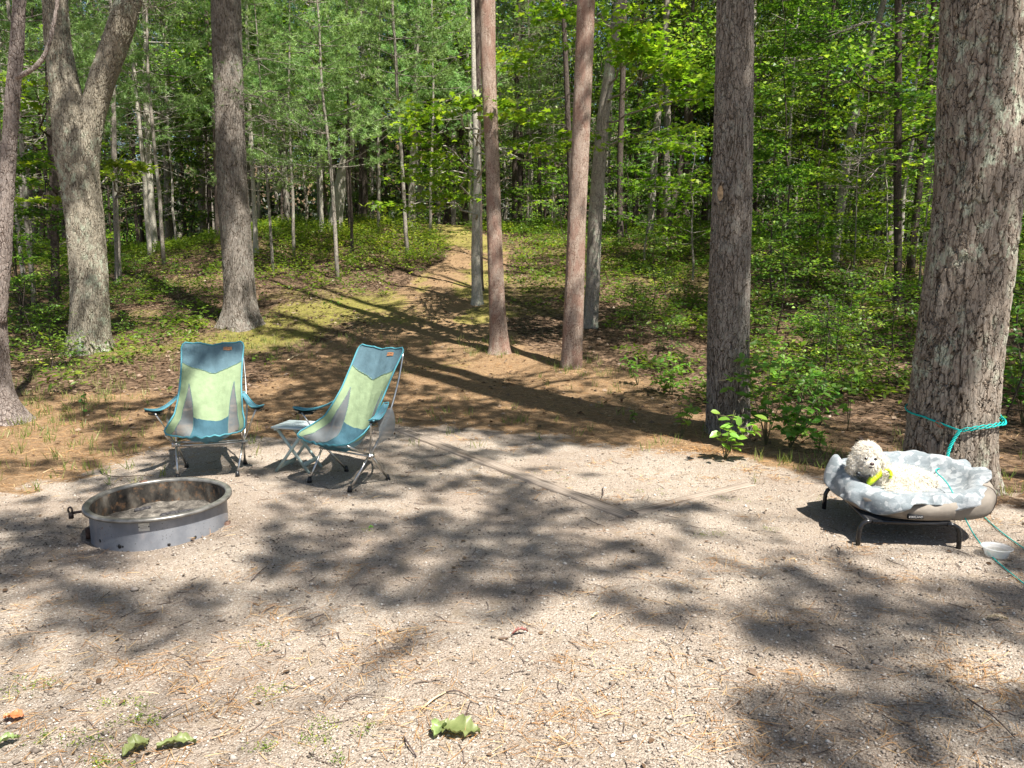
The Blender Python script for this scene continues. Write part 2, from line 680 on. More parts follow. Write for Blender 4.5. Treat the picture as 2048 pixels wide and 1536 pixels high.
# gravel: sand with small stones
st1 = a.vor(ob, 130, 'F1', 1)
st2 = a.vor(ob, 290, 'F1', 1)
s1 = a.node('ShaderNodeSeparateColor')
a.link(st1, s1.inputs[0])
s2 = a.node('ShaderNodeSeparateColor')
a.link(st2, s2.inputs[0])
gcol = a.ramp(s1.outputs[0], [(0, (.24, .19, .15)), (.3, (.34, .28, .225)), (.65, (.42, .355, .295)), (.9, (.52, .465, .40)), (1, (.70, .66, .60))])
gcol2 = a.ramp(s2.outputs[0], [(0, (.20, .16, .125)), (.4, (.36, .295, .24)), (.8, (.46, .395, .33)), (1, (.70, .66, .60))])
gcol = a.mix(.55, gcol, gcol2)
gcol = a.mix(1.0, gcol, (.965, .955, .93), 'MULTIPLY')
gb = a.noise(ob, 1.3, 4)
gcol = a.mix(a.mr(gb, .35, .65, 0, .8), gcol, a.mix(1, gcol, (.80, .76, .74), 'MULTIPLY'))
gb2 = a.noise(ob, 9, 4)
gcol = a.mix(a.mr(gb2, .5, .75, 0, .6), gcol, (.29, .225, .155))
gcol = a.mix(a.mr(ash, .3, .8, 0, .55), gcol, a.mix(1, gcol, (.55, .54, .54), 'MULTIPLY'))
# needle duff
dn = a.noise(a.oc((1, 1, 1)), 70, 5, .75)
dv = a.noise(a.vadd(a.oc((14, 90, 1), (0, 0, .5)), a.noise(ob, 4, 2, col=True), 4), 1, 4)
dcol = a.ramp(a.math('MULTIPLY', a.math('ADD', dn, dv), .5), [(.34, (.065, .040, .022)), (.46, (.19, .12, .066)), (.58, (.35, .235, .135)), (.85, (.54, .42, .29))])
# litter
lv = a.node('ShaderNodeSeparateColor')
a.link(a.vor(ob, 22, 'F1', 1), lv.inputs[0])
ln = a.noise(ob, 25, 5, .7)
lcol = a.ramp(a.math('MULTIPLY', a.math('ADD', lv.outputs[0], ln), .5), [(.2, (.03, .02, .012)), (.45, (.085, .055, .035)), (.7, (.19, .125, .08)), (1, (.33, .25, .18))])
# moss
mo = a.noise(ob, 40, 5, .7)
mcol = a.ramp(mo, [(.3, (.08, .08, .014)), (.5, (.22, .205, .045)), (.75, (.38, .35, .11))])
jit = a.math('MULTIPLY', a.math('SUBTRACT', a.noise(ob, 9, 6, .8), .5), 1.7)


def edge(sock, lo=.35, hi=.65):
    return a.mr(a.math('ADD', sock, jit), lo, hi)


c = a.mix(edge(sp.outputs[1]), lcol, dcol)
c = a.mix(a.math('MULTIPLY', edge(sp.outputs[2], .3, .75), a.mr(a.noise(ob, 26, 5, .75), .38, .58, .25, 1)), c, mcol)
c = a.mix(edge(sp.outputs[0]), c, gcol)
a.color(c)
bh = a.math('ADD', a.math('MULTIPLY', a.vor(ob, 95, 'F1', 0), -.7), a.math('MULTIPLY', a.noise(ob, 160, 4, .7), .8))
bh = a.math('ADD', bh, a.math('MULTIPLY', a.noise(ob, 30, 4, .7), .8))
a.bump(bh, .012, 1)
ground = obj('ground', gme, a.m)
tag(ground, 'gravel pad giving way to pine needles, moss and leaf litter on a low rise', None, None, 'structure')

# ------------------------------------------------------------------ trunks
def trunk_mesh(pts, radii, seg, dz_fine, ztop_fine, flare=None, base=None, rough=.0, seed=0):
    """smooth interpolated centreline; local coordinates relative to base; fine rings below ztop_fine"""
    P = np.array([tuple(p) for p in pts], float) - np.array(base)
    R = np.array(radii, float)
    z = P[:, 2]
    zmax = z[-1]
    zs = list(np.arange(z[0], min(ztop_fine, zmax), dz_fine))
    zs += list(np.arange(zs[-1] + dz_fine, zmax, .35)) + [zmax]
    zs = np.array(zs)

    def sm(vals):
        v = np.interp(zs, z, vals)
        k = max(3, int(.25 / dz_fine) | 1)
        m = min(len(zs[zs < ztop_fine]), len(v))
        if m > k * 2:
            pad = np.pad(v[:m], k // 2, mode='edge')
            pad[:k // 2] = v[0]
            v[:m] = np.convolve(pad, np.ones(k) / k, 'valid')
        return v
    cx, cy_, rr = sm(P[:, 0]), sm(P[:, 1]), sm(R)
    th = np.arange(seg) / seg * 2 * PI
    fl = np.zeros((len(zs), seg))
    if flare:
        amt, hgt, lobes = flare
        ph = rng.random(4) * 6.28
        lob = .55 + .45 * np.cos(lobes * th + ph[0]) + .25 * np.cos((lobes + 2) * th + ph[1])
        fl = amt * np.exp(-np.maximum(zs, -.1) / hgt)[:, None] * (.45 + .7 * np.clip(lob, 0, 2))[None, :]
    wob = 1 + .025 * np.sin(2 * th[None] + zs[:, None] * .8 + seed) + .02 * np.sin(3 * th[None] - zs[:, None] * 1.7 + seed * 2)
    r = rr[:, None] * wob + fl
    G = np.stack([cx[:, None] + r * np.cos(th), cy_[:, None] + r * np.sin(th), np.repeat(zs[:, None], seg, 1)], -1)
    gg = Geo()
    # grid with closed v
    nu, nv = G.shape[:2]
    iu = np.arange(nu - 1)[:, None] * nv
    iv = np.arange(nv)[None]
    iv2 = (iv + 1) % nv
    Q = np.stack([iu + iv, iu + iv2, iu + nv + iv2, iu + nv + iv], -1).reshape(-1, 4)
    gg.add(G.reshape(-1, 3), Q)
    gg.F.append(np.array([[(nu - 1) * nv + k for k in range(nv)]]))
    return gg, (cx, cy_, zs, rr)


TREES = {}


def px_trunk(name, label, cat, prof, mat, height, seg=64, dz=.04, flare=None, top_r=.35, sink=.25, lean=(0, 0), Y=None, group=None):
    """prof: list of (px, py, width) from the base up"""
    b = gpt(prof[0][0], prof[0][1])
    if Y is not None:
        q = at(prof[0][0], prof[0][1], Y)
        b = Vector((q[0], Y, gz1(q[0], Y)))
    r0 = prof[0][2] / 2 * b.y / F
    Yc = b.y + r0 * .6
    pts, rad = [], []
    for (px, py, wd) in prof:
        p = at(px, py, Yc)
        pts.append(p)
        rad.append(wd / 2 * Yc / F * .985 / math.hypot(1, (px - 1024) / F))
    pts[0][2] = min(pts[0][2], b.z)
    base = np.array([pts[0][0], pts[0][1], b.z])
    zt = pts[-1][2] - b.z
    # below ground and above the frame
    pts.insert(0, pts[0] - np.array([0, 0, sink]))
    rad.insert(0, rad[0] * 1.02)
    d = (pts[-1] - pts[-2])
    d = d / d[2]
    H = height
    n_up = 5
    lp, lr = pts[-1].copy(), rad[-1]
    for k in range(1, n_up + 1):
        z = lp[2] + (b.z + H - lp[2]) * k / n_up
        q = lp + d * (z - lp[2]) * .6 + np.array([lean[0], lean[1], 0]) * (z - lp[2])
        q[2] = z
        pts.append(q)
        rad.append(lr * (1 - (1 - top_r) * k / n_up))
    g, info = trunk_mesh(pts, rad, seg, dz, zt + .4, flare, base, seed=len(TREES))
    root = empty('pine_tree' if cat == 'pine tree' else 'tree', base, 0, label, cat, group)
    TREES[name] = dict(root=root, geo=g, info=info, base=base, mat=mat, H=H, crown=None)
    return TREES[name]


def limb(t, p0, p1, r0, r1, seg=7, sag=.0, wob=.1, n=7):
    """world-space limb joined to the trunk mesh"""
    p0 = np.array(p0, float)
    p1 = np.array(p1, float)
    L = np.linalg.norm(p1 - p0)
    ts = np.linspace(0, 1, n)
    P = p0 + (p1 - p0) * ts[:, None]
    P[1:-1] += rng.normal(size=(n - 2, 3)) * wob * L * .12
    P[:, 2] += -sag * L * 4 * ts * (1 - ts)
    t['geo'].tube(P - t['base'], r0 + (r1 - r0) * ts ** .8, seg)
    return P


A = px_trunk
A('t7', 'huge thick plated pine with a teal cord tied round it behind the dog bed', 'pine tree',
  [(1901, 985, 200), (1901, 900, 196), (1917, 700, 186), (1936, 550, 183), (1953, 400, 180), (1964, 200, 178), (1974, 0, 177)],
  'pine_big', 19, seg=200, dz=.014, flare=(.05, .16, 5), top_r=.5)
A('t6', 'straight grey pine trunk with an oval knot hole, green shrub at its foot', 'pine tree',
  [(1455, 868, 90), (1456, 700, 85), (1460, 550, 82), (1464, 400, 79), (1467, 200, 76), (1470, 0, 72)],
  'pine_mid', 18, seg=130, dz=.02, flare=(.03, .12, 5), top_r=.5)
A('t5', 'slim pale red pine, thinner trunk standing close to the leaning grey tree', 'pine tree',
  [(1143, 737, 42), (1148, 600, 39), (1153, 450, 37), (1161, 300, 36), (1167, 150, 36), (1172, 0, 35)],
  'red_pine', 18, seg=72, dz=.03, flare=(.02, .12, 5), top_r=.5)
A('t4', 'slim reddish pine with flared foot at the edge of the needle path', 'pine tree',
  [(1000, 708, 38), (994, 600, 33), (988, 450, 30), (984, 300, 28), (977, 150, 29), (975, 0, 30)],
  'red_pine', 18, seg=72, dz=.03, flare=(.05, .16, 3), top_r=.5)
A('t3', 'straight dark grey pine with a twiggy burl behind the front-facing chair', 'pine tree',
  [(482, 655, 78), (480, 600, 66), (474, 500, 64), (467, 400, 62), (460, 250, 57), (454, 100, 58), (452, 0, 58)],
  'pine_mid', 18, seg=110, dz=.03, flare=(.12, .20, 5), top_r=.5)
A('t2', 'thick pale grey oak that forks into two stems', 'oak tree',
  [(180, 705, 86), (181, 650, 82), (179, 560, 78), (170, 450, 78), (160, 370, 80), (152, 310, 88), (140, 230, 74), (126, 150, 60), (115, 80, 54), (110, 0, 52)],
  'oak', 15, seg=130, dz=.028, flare=(.10, .2, 5), top_r=.4)
A('t1', 'twin-stemmed pine cut off by the photo edge, roots spreading wide', 'pine tree',
  [(-26, 850, 108), (-28, 780, 98), (-30, 700, 96), (-30, 560, 84), (-32, 400, 78), (-36, 250, 72), (-42, 0, 66)],
  'pine_left', 17, seg=120, dz=.022, flare=(.26, .20, 4), top_r=.5)
# second stem of the twin pine and the fork of the oak
t = TREES['t1']
Yt = t['base'][1] - .02
pp = [(-14, 640, 56), (0, 520, 48), (10, 400, 36), (18, 300, 32), (25, 200, 31), (34, 90, 29), (38, 20, 27), (42, -60, 26), (60, -300, 24), (80, -700, 14)]


def stem_px(t, pp, Yc, seg=90, step=.02, dY=0, fine_until=-40):
    P = np.array([at(a_, b_, Yc + dY * k / len(pp)) for k, (a_, b_, c_) in enumerate(pp)])
    R = np.array([c_ / 2 * Yc / F / math.hypot(1, (a_ - 1024) / F) for a_, b_, c_ in pp])
    s = np.concatenate([[0], np.cumsum(np.linalg.norm(np.diff(P, axis=0), axis=1))])
    n = int(s[-1] / step)
    q = np.linspace(0, s[-1], n)
    PP = np.stack([np.interp(q, s, P[:, k]) for k in range(3)], -1)
    RR = np.interp(q, s, R)
    k = max(3, int(.3 / step) | 1)
    if n > 3 * k:
        for c_ in range(3):
            PP[:, c_] = np.convolve(np.pad(PP[:, c_], k // 2, mode='reflect', reflect_type='odd'), np.ones(k) / k, 'valid')
    t['geo'].tube(PP - t['base'], RR, seg)


stem_px(t, pp, Yt, 80, .025)
stem_px(t, [(32, 155, 12), (70, 140, 11), (90, 115, 10), (100, 85, 9), (108, 50, 8), (115, 10, 8), (118, -60, 7), (140, -200, 4)], Yt - .1, 12, .03)
t = TREES['t2']
Yt = t['base'][1]
stem_px(t, [(164, 360, 66), (172, 280, 60), (186, 220, 54), (204, 160, 54), (222, 110, 54), (240, 60, 54), (252, 20, 52), (268, -40, 48), (300, -200, 38), (330, -500, 20)], Yt, 90, .028)

# mid distance trees
for nm, lab, cat, prof, mat, H, Yv in [
    ('m1', 'grey oak leaning away, its foot just behind the slim pale red pine', 'oak tree',
     [(1180, 655, 30), (1186, 560, 28), (1190, 450, 28), (1198, 330, 27), (1208, 220, 24), (1222, 120, 22), (1240, 0, 22)], 'grey_far', 15, None),
    ('m2', 'small mottled birch stem standing beside the reddish pine', 'birch tree',
     [(955, 610, 21), (951, 520, 18), (952, 430, 16), (955, 360, 15), (952, 270, 12), (948, 180, 10), (946, 60, 8)], 'pale_far', 9, None),
    ('m3', 'thick pale oak bending over behind the white pine boughs', 'oak tree',
     [(668, 447, 30), (680, 380, 27), (694, 310, 26), (704, 230, 24), (716, 170, 22), (735, 110, 20), (722, 60, 20), (716, 0, 20)], 'pale_far', 17, 25.0),
    ('m4', 'thin straight grey sapling trunk between the forked oak and the burl pine', 'sapling',
     [(237, 565, 15), (234, 480, 12), (230, 380, 11), (228, 250, 9), (225, 100, 8)], 'grey_far', 9, None),
    ('m5', 'dark upright trunk standing among the leafy saplings left of the huge pine', 'pine tree',
     [(1795, 612, 18), (1796, 500, 17), (1795, 350, 17), (1796, 200, 15), (1797, 60, 14), (1796, 0, 13)], 'dark_far', 15, None),
    ('m6', 'slanting grey trunk leaning between the two big right-hand pines', 'tree',
     [(1670, 500, 19), (1680, 420, 19), (1692, 330, 18), (1705, 250, 17), (1728, 160, 15), (1752, 60, 13), (1768, 0, 12)], 'grey_far', 15, 22.0),
    ('m7', 'slim pale trunk rising beside the burl pine on the fern bank', 'tree',
     [(512, 510, 11), (509, 420, 9), (504, 320, 8), (498, 200, 8), (494, 60, 7)], 'pale_far', 10, None),
    ('m8', 'mottled grey trunk standing on the crest left of the path', 'tree',
     [(823, 443, 17), (823, 370, 14), (826, 290, 12), (830, 180, 11), (834, 60, 10)], 'grey_far', 13, 25.5),
    ('m9', 'pale crooked birch deep in the dark pines behind the forked oak', 'birch tree',
     [(306, 455, 17), (302, 400, 14), (298, 330, 13), (296, 260, 13), (290, 180, 13), (292, 100, 10), (288, 0, 8)], 'pale_far', 13, 25.0),
    ('m10', 'black bare sapling leaning a little on the fern bank', 'sapling',
     [(704, 506, 6), (703, 440, 6), (700, 370, 5), (697, 250, 4), (693, 100, 3)], 'dark_far', 7, None),
    ('m11', 'dark trunk with a pale foot behind the leaning grey oak', 'tree',
     [(1240, 490, 15), (1240, 420, 13), (1240, 320, 12), (1244, 200, 11), (1248, 60, 10)], 'dark_far', 15, None),
    ('m12', 'pair of grey trunks leaning out of the slope, the paler one', 'tree',
     [(1296, 502, 16), (1302, 430, 14), (1308, 320, 14), (1318, 200, 13), (1330, 80, 13), (1334, 0, 12)], 'grey_far', 15, 24.0),
    ('m13', 'pair of grey trunks leaning out of the slope, the darker one', 'tree',
     [(1322, 500, 14), (1342, 430, 12), (1360, 340, 10), (1372, 240, 9), (1380, 120, 8)], 'dark_far', 12, 24.5),
    ('m14', 'straight dark pole at the path end behind the two red pines', 'pine tree',
     [(1030, 438, 13), (1030, 330, 11), (1033, 220, 10), (1036, 60, 9)], 'dark_far', 16, 28.0),
    ('m15', 'short slender trunk, pale and bare, left of the bending pale oak', 'sapling',
     [(643, 447, 9), (642, 380, 8), (641, 300, 7), (640, 180, 6)], 'pale_far', 8, 24.5),
    ('m16', 'dark pine pole close behind the upper stem of the reddish pine', 'pine tree',
     [(962, 585, 10), (960, 420, 9), (956, 250, 11), (956, 100, 12), (954, 0, 13)], 'dark_far', 16, 16.5),
    ('m17', 'dark shaded trunk hidden behind the burl pine', 'tree',
     [(436, 455, 14), (434, 350, 13), (430, 200, 12), (428, 60, 11)], 'dark_far', 15, 25.0),
    ('m18', 'dark broken trunk in shade between the twin pine and the forked oak', 'tree',
     [(112, 600, 20), (110, 500, 18), (108, 380, 17), (100, 250, 15), (96, 100, 13)], 'dark_far', 14, None),
]:
    A(nm, lab, cat, prof, mat, H, seg=18, dz=.12, flare=(.03, .15, 4), top_r=.3, Y=Yv)


SUNNY2 = [(-2.65, 20, 5.5, 2.0), (-2.65, 20, 8, 1.6), (-4.0, 18, 4.6, 1.5), (-2.3, 23, 7, 1.8), (-5.6, 20, 5, 1.3), (0, 12, 4, 1.0), (2.2, 11.6, 4.9, 1.1), (-1.0, 12.4, 4.0, .9), (-2.0, 15.5, .8, 1.0),
          (-.5, 20, 1.9, 1.2), (3.4, 15, 4, 1.3), (6, 15, 3.5, 1.3), (2.6, 7.6, .7, .5), (1.2, 10.5, 3.6, .5), (1.1, 10.5, 2.0, .4), (-.9, 24, 2.8, 1.5)]
for a_, b_, r_ in ((620, 615, 1.1), (710, 640, 1.0), (800, 622, .9), (985, 560, 1.0), (900, 500, 1.2), (920, 735, .6), (1010, 745, .6), (250, 735, .7), (140, 745, .6), (640, 470, 1.3), (820, 480, 1.0), (300, 620, .7)):
    q_ = gpt(a_, b_)
    SUNNY2.append((q_.x, q_.y, q_.z + .1, r_))
SUNNY = [(2.15, 4.6, .42, .36), (2.5, 4.55, .36, .42), (-2.35, 6.1, .75, .22), (-1.25, 6.0, .75, .30), (-2.32, 5.9, .45, .2)]


# ------------------------------------------------------------------ shade-casting boughs over the clearing
MAPA = [  # y 580..900 in rows of 40, columns of 64 px
    "66644433320126656653334333344566",
    "66421114400114655765333333334566",
    "4411100134777734536533333334456",
    "33300003366662100325333333344455",
    "32110112367641150013433333333445",
    "34434453478667566766544333334555",
    "23345554577788888888654333334455",
    "01144445465432335666100333334444"]
MAPB = [  # y 900..1540 in rows of 40
    "33455555553335532210000005533344",
    "23566643333443245322000005543333",
    "25530002224335366232245222533233",
    "65730000565557366554464422531111",
    "58820000755255665554344433331333",
    "77440000663553654435643364444455",
    "65211111266555776633663366442666",
    "45677732432433555556775666664655",
    "46657710000000111123666888866666",
    "52000000000000000000002777755555",
    "00000000000000000000000044773333",
    "00000000000000000000000000333322",
    "00000000000000000000001555577556",
    "00000000000000000000002666556644",
    "00000000000000000000002666644422",
    "00000000000000000000001444442222"]
MA = np.array([[int(ch) for ch in (r + r[-1] * 32)[:32]] for r in MAPA + MAPB], float)


def shade_at(px, py):
    u = np.clip(px / 64 - .5, 0, 30.999)
    v = np.clip((py - 580) / 40 - .5, 0, MA.shape[0] - 1.001)
    iu = u.astype(int)
    iv = v.astype(int)
    fu = u - iu
    fv = v - iv
    r = (MA[iv, iu] * (1 - fu) + MA[iv, iu + 1] * fu) * (1 - fv) + (MA[iv + 1, iu] * (1 - fu) + MA[iv + 1, iu + 1] * fu) * fv
    return r / 10


OFF = {}
for nm, x, y, H, lab in [('a', 1.2, -3.6, 14, 'tall pine behind the camera, boughs over the fire ring'),
                         ('b', 8.6, .3, 15, 'tall pine out of frame beside the dog bed'),
                         ('c', 5.2, -5.2, 14, 'tall pine behind the camera shading the open gravel'),
                         ('d', -7.4, 3.4, 14, 'tall pine out of frame beside the fire ring')]:
    base = np.array([x, y, gz1(x, y)])
    pts = [base + np.array([0, 0, z]) for z in (-.3, 0, 3, 7, 11, H)]
    g_, info = trunk_mesh(pts, [.27, .26, .23, .19, .12, .05], 20, .3, H, (.08, .2, 5), base)
    root = empty('pine_tree', base, 0, lab, 'pine tree')
    TREES['off_' + nm] = dict(root=root, geo=g_, info=info, base=base, mat='pine_left', H=H, crown=None)

n_s = 36000
gx = rng.uniform(-9, 9, n_s * 3)
gy = rng.uniform(2.0, 19, n_s * 3)
ppx, ppy, _ = project(gx, gy, gz(gx, gy))
vis = (ppx > -150) & (ppx < 2200) & (ppy > 575) & (ppy < 1600)
sh = shade_at(ppx, ppy)
cl = .6 * fbm(gx, gy, 2.0, 91, 2) + .4 * fbm(gx, gy, 6.0, 92, 2)
ok = vis & (cl < .28 + .62 * sh) & (sh > .12) & (rng.random(len(gx)) < .35 + .75 * sh)
gx, gy = gx[ok], gy[ok]
hh = 8.2 + 4.5 * fbm(gx, gy, .33, 97, 2) + rng.normal(size=len(gx)) * .25
k_ = hh / math.tan(EL)
zz0 = gz(gx, gy)
TP = np.stack([gx + SH[0] * k_ / math.hypot(*SH), gy + SH[1] * k_ / math.hypot(*SH), zz0 + hh], -1)
keep = np.ones(len(TP), bool)
for (qx_, qy_, qz_, qr_) in SUNNY:
    kk_ = (TP[:, 2] - qz_) / math.tan(EL)
    hx = TP[:, 0] - SH[0] * kk_ - qx_
    hy = TP[:, 1] - SH[1] * kk_ - qy_
    keep &= (hx * hx + hy * hy > qr_ * qr_)
for (qx_, qy_, qz_, qr_) in SUNNY2:
    kk_ = (TP[:, 2] - qz_) / math.tan(EL)
    keep &= ((TP[:, 0] - SH[0] * kk_ - qx_) ** 2 + (TP[:, 1] - SH[1] * kk_ - qy_) ** 2 > qr_ * qr_ * .5)
TP = TP[keep]
tn = ['off_a', 'off_b', 'off_c', 'off_d', 't7', 't6', 't5', 't4', 't3', 't1']
tb = np.array([TREES[n]['base'] for n in tn])
asg = np.argmin(((TP[:, None, :2] - tb[None, :, :2]) ** 2).sum(-1), 1)
ex = []
for nm, dens, z0_, z1_, half in [('t6', 420, .3, 6.5, 0), ('t3', 420, .5, 6.5, 0), ('t2', 300, .3, 6, 0), ('t7', 330, .3, 4.6, -1), ('t4', 150, .2, 3.4, 0), ('t5', 60, .1, 2.2, 0), ('t1', 160, .5, 4.5, 0), ('m1', 160, .5, 5, 0)]:
    t = TREES[nm]
    i_ = t['info']
    m = dens
    zz_ = rng.uniform(z0_, z1_, m)
    kk_ = vnoise(zz_, zz_ * 0 + len(nm) * 3.1, 2.1, 7) < (.72 if nm in ('t6',) else .55)
    zz_ = zz_[kk_]
    m = len(zz_)
    r_ = np.interp(zz_, i_[2], i_[3])
    ph = rng.uniform(-PI, 0, m) if half == 0 else rng.uniform(-PI, -PI * .62, m)
    P_ = np.stack([np.interp(zz_, i_[2], i_[0]) + r_ * np.cos(ph), np.interp(zz_, i_[2], i_[1]) + r_ * np.sin(ph), zz_], -1) + t['base']
    hh_ = 8.5 + 4 * rng.random() + rng.normal(size=m) * .35 - 0 * P_[:, 2]
    kk_ = np.maximum(hh_ - zz_ * .5, 3.5) / math.tan(EL)
    dz_ = kk_ * math.tan(EL)
    ex.append(P_ + np.stack([SH[0] * kk_, SH[1] * kk_, dz_], -1))
TP = np.concatenate([TP] + ex)
keep = np.ones(len(TP), bool)
for (qx_, qy_, qz_, qr_) in SUNNY[:2]:
    kk_ = (TP[:, 2] - qz_) / math.tan(EL)
    keep &= ((TP[:, 0] - SH[0] * kk_ - qx_) ** 2 + (TP[:, 1] - SH[1] * kk_ - qy_) ** 2 > qr_ * qr_)
TP = TP[keep]
asg = np.argmin(((TP[:, None, :2] - tb[None, :, :2]) ** 2).sum(-1), 1)
print('shade clusters', len(TP))
for k, n in enumerate(tn):
    C = TP[asg == k]
    t = TREES[n]
    sps = Soup()
    if len(C):
        tufts(sps, C, .13, 13, .020, rng, .1)
    # a natural top to every crown, above the boughs
    if n not in ('off_a', 'off_b', 'off_c', 'off_d'):
        m = 60
        z = rng.uniform(t['H'] - 4.5, t['H'] + .5, m)
        rr = (t['H'] + .8 - z) * .28 * rng.random(m) ** .5
        an = rng.random(m) * 6.28
        bx = np.interp(z, t['info'][2], t['info'][0])
        by = np.interp(z, t['info'][2], t['info'][1])
        tufts(sps, np.stack([bx + rr * np.cos(an), by + rr * np.sin(an), z], -1) + t['base'], .14, 9, .02, rng)
    t['crown'] = sps
    # limbs towards clumps of boughs
    if len(C):
        left = C.copy()
        for q in range(min(22, max(2, len(C) // 80))):
            tgt = left[rng.integers(len(left))]
            hz = max(5.0, tgt[2] - t['base'][2] - .9)
            b0 = np.array([np.interp(hz, t['info'][2], t['info'][0]), np.interp(hz, t['info'][2], t['info'][1]), hz]) + t['base']
            P = limb(t, b0, tgt, .018 if n.startswith('off') else .03, .006, 6, .04, .4, 9)
            d2 = ((left[:, None, :] - P[None, 3:]) ** 2).sum(-1).min(1)
            near = left[(d2 < .8)]
            for s_ in near[::9][:14]:
                j = np.argmin(((P - s_) ** 2).sum(-1))
                limb(t, P[max(1, j - 1)], s_, .012, .004, 4, .0, .3, 4)
            if len(left) > 60:
                left = left[d2 > .5] if (d2 > .5).sum() > 10 else left


# unseen leaves added high on the named trees to shade the wood in patches
def high_canopy():
    names = [k for k in TREES if not k.startswith('off')]
    tb_ = np.array([TREES[k]['base'] for k in names])
    m = 150000
    x = rng.uniform(-24, 24, m)
    y = rng.uniform(12.5, 40, m)
    px, py, _ = project(x, y, gz(x, y) + 2.0)
    thr = np.interp(px, [-200, 150, 430, 560, 880, 980, 1150, 1400, 2200], [.64, .62, .58, .39, .38, .50, .52, .56, .60])
    thr = thr + .05 * sstep(24, 32, y) - .05 * (1 - sstep(12.5, 16, y))
    nz = .7 * fbm(x, y, .42, 201, 2) + .3 * fbm(x, y, 1.5, 205, 2)
    k = nz < thr
    x, y = x[k], y[k]
    m = len(x)
    h = 8.5 + 4.5 * fbm(x, y, .3, 207, 2) + rng.normal(size=m) * .5
    kk = h / math.tan(EL)
    P = np.stack([x + SH[0] * kk, y + SH[1] * kk, gz(x, y) + 2.0 + h], -1)
    qx, qy, _ = project(P[:, 0], P[:, 1], P[:, 2])
    keep = qy < -20
    for (sx_, sy_, sz_, sr_) in SUNNY2:
        k2 = (P[:, 2] - sz_) / math.tan(EL)
        keep &= ((P[:, 0] - SH[0] * k2 - sx_) ** 2 + (P[:, 1] - SH[1] * k2 - sy_) ** 2 > sr_ * sr_)
    P = P[keep]
    idx = np.argmin(((P[:, None, :2] - tb_[None, :, :2]) ** 2).sum(-1), 1)
    print('high canopy', len(P))
    for j, nm in enumerate(names):
        C = P[idx == j]
        if not len(C):
            continue
        t = TREES[nm]
        n_ = len(C)
        s_ = Soup()
        N = rdir(rng, n_)
        N[:, 2] = np.abs(N[:, 2]) + 1
        s_.add(C, rdir(rng, n_), N, rng.uniform(.13, .22, n_), rng.uniform(.09, .14, n_), 'oval')
        t['high'] = s_
        for q in range(min(12, n_ // 250 + 1)):
            tgt = C[rng.integers(n_)]
            hz = min(max(5.5, tgt[2] - t['base'][2] - 1.5), t['H'])
            b0 = np.array([np.interp(hz, t['info'][2], t['info'][0]), np.interp(hz, t['info'][2], t['info'][1]), hz]) + t['base']
            limb(t, b0, tgt, .035, .008, 5, .04, .4, 8)


high_canopy()

# foliage hung on the mid-distance trees at measured places
def leaf_cloud(t, px, py, Y, rx, ry, n, kind='maple', size=.10, lay=.25, limb_from=None):
    c = at(px, py, Y)
    sx, sz = rx * Y / F, ry * Y / F
    nb = max(3, n // 55)
    bc = c + rng.normal(size=(nb, 3)) * np.array([sx * .6, sx * .6, sz * .6])
    idx = rng.integers(nb, size=n)
    P = bc[idx] + rng.normal(size=(n, 3)) * np.array([sx, sx, sz * lay]) * .45
    D = rdir(rng, n)
    D[:, 2] = D[:, 2] * .35 - .15
    N = rdir(rng, n)
    N[:, 2] = np.abs(N[:, 2]) + 1.3
    if t['crown'] is None:
        t['crown'] = Soup()
    t.setdefault('cmat', kind)
    shp = {'maple': 'maple', 'broad': 'oval', 'broad_dark': 'oval'}[kind]
    t['crown'].add(P, D, N, size * (.7 + .6 * rng.random(n)), size * (.7 + .5 * rng.random(n)), shp)
    hz = c[2] - t['base'][2] - sz * .6
    i_ = t['info']
    b0 = np.array([np.interp(hz, i_[2], i_[0]), np.interp(hz, i_[2], i_[1]), hz]) + t['base']
    L = limb(t, b0, c, .022, .008, 6, -.02, .25, 7)
    for q in range(min(nb, 9)):
        limb(t, L[3 + q % 3], bc[q], .009, .003, 4, 0, .3, 5)


T = TREES
leaf_cloud(T['m2'], 900, 215, 12.2, 70, 25, 260, 'maple', .12)
leaf_cloud(T['m2'], 870, 290, 12.6, 60, 30, 240, 'maple', .12)
leaf_cloud(T['m2'], 1010, 225, 12.0, 60, 25, 260, 'maple', .12)
leaf_cloud(T['m2'], 1060, 290, 11.9, 55, 22, 200, 'maple', .12)
leaf_cloud(T['m2'], 900, 345, 12.8, 70, 40, 260, 'maple', .11)
leaf_cloud(T['m2'], 880, 400, 13.0, 60, 35, 260, 'maple', .11)
leaf_cloud(T['m2'], 1030, 130, 13.5, 70, 35, 260, 'maple', .11)
leaf_cloud(T['m1'], 1260, 90, 11.5, 60, 25, 260, 'maple', .13)
leaf_cloud(T['m1'], 1340, 130, 11.5, 60, 30, 300, 'maple', .13)
leaf_cloud(T['m1'], 1390, 190, 12, 60, 30, 260, 'maple', .12)
leaf_cloud(T['m1'], 1300, 20, 12, 90, 35, 340, 'maple', .12)
leaf_cloud(T['m1'], 1120, 20, 13, 60, 35, 240, 'maple', .12)
leaf_cloud(T['m1'], 1330, 260, 13, 70, 30, 220, 'maple', .11)
leaf_cloud(T['m5'], 1700, 250, 14, 60, 25, 220, 'broad', .10)
leaf_cloud(T['m5'], 1880, 250, 15, 50, 40, 220, 'broad', .10)
leaf_cloud(T['m5'], 1640, 150, 15, 90, 35, 300, 'broad', .10)
leaf_cloud(T['m5'], 1840, 60, 15, 80, 35, 300, 'broad', .10)
leaf_cloud(T['m4'], 150, 335, 13, 90, 12, 140, 'maple', .12)
leaf_cloud(T['m4'], 255, 332, 12.6, 45, 8, 110, 'maple', .12)
leaf_cloud(T['m18'], 90, 395, 12.5, 60, 12, 140, 'maple', .11)
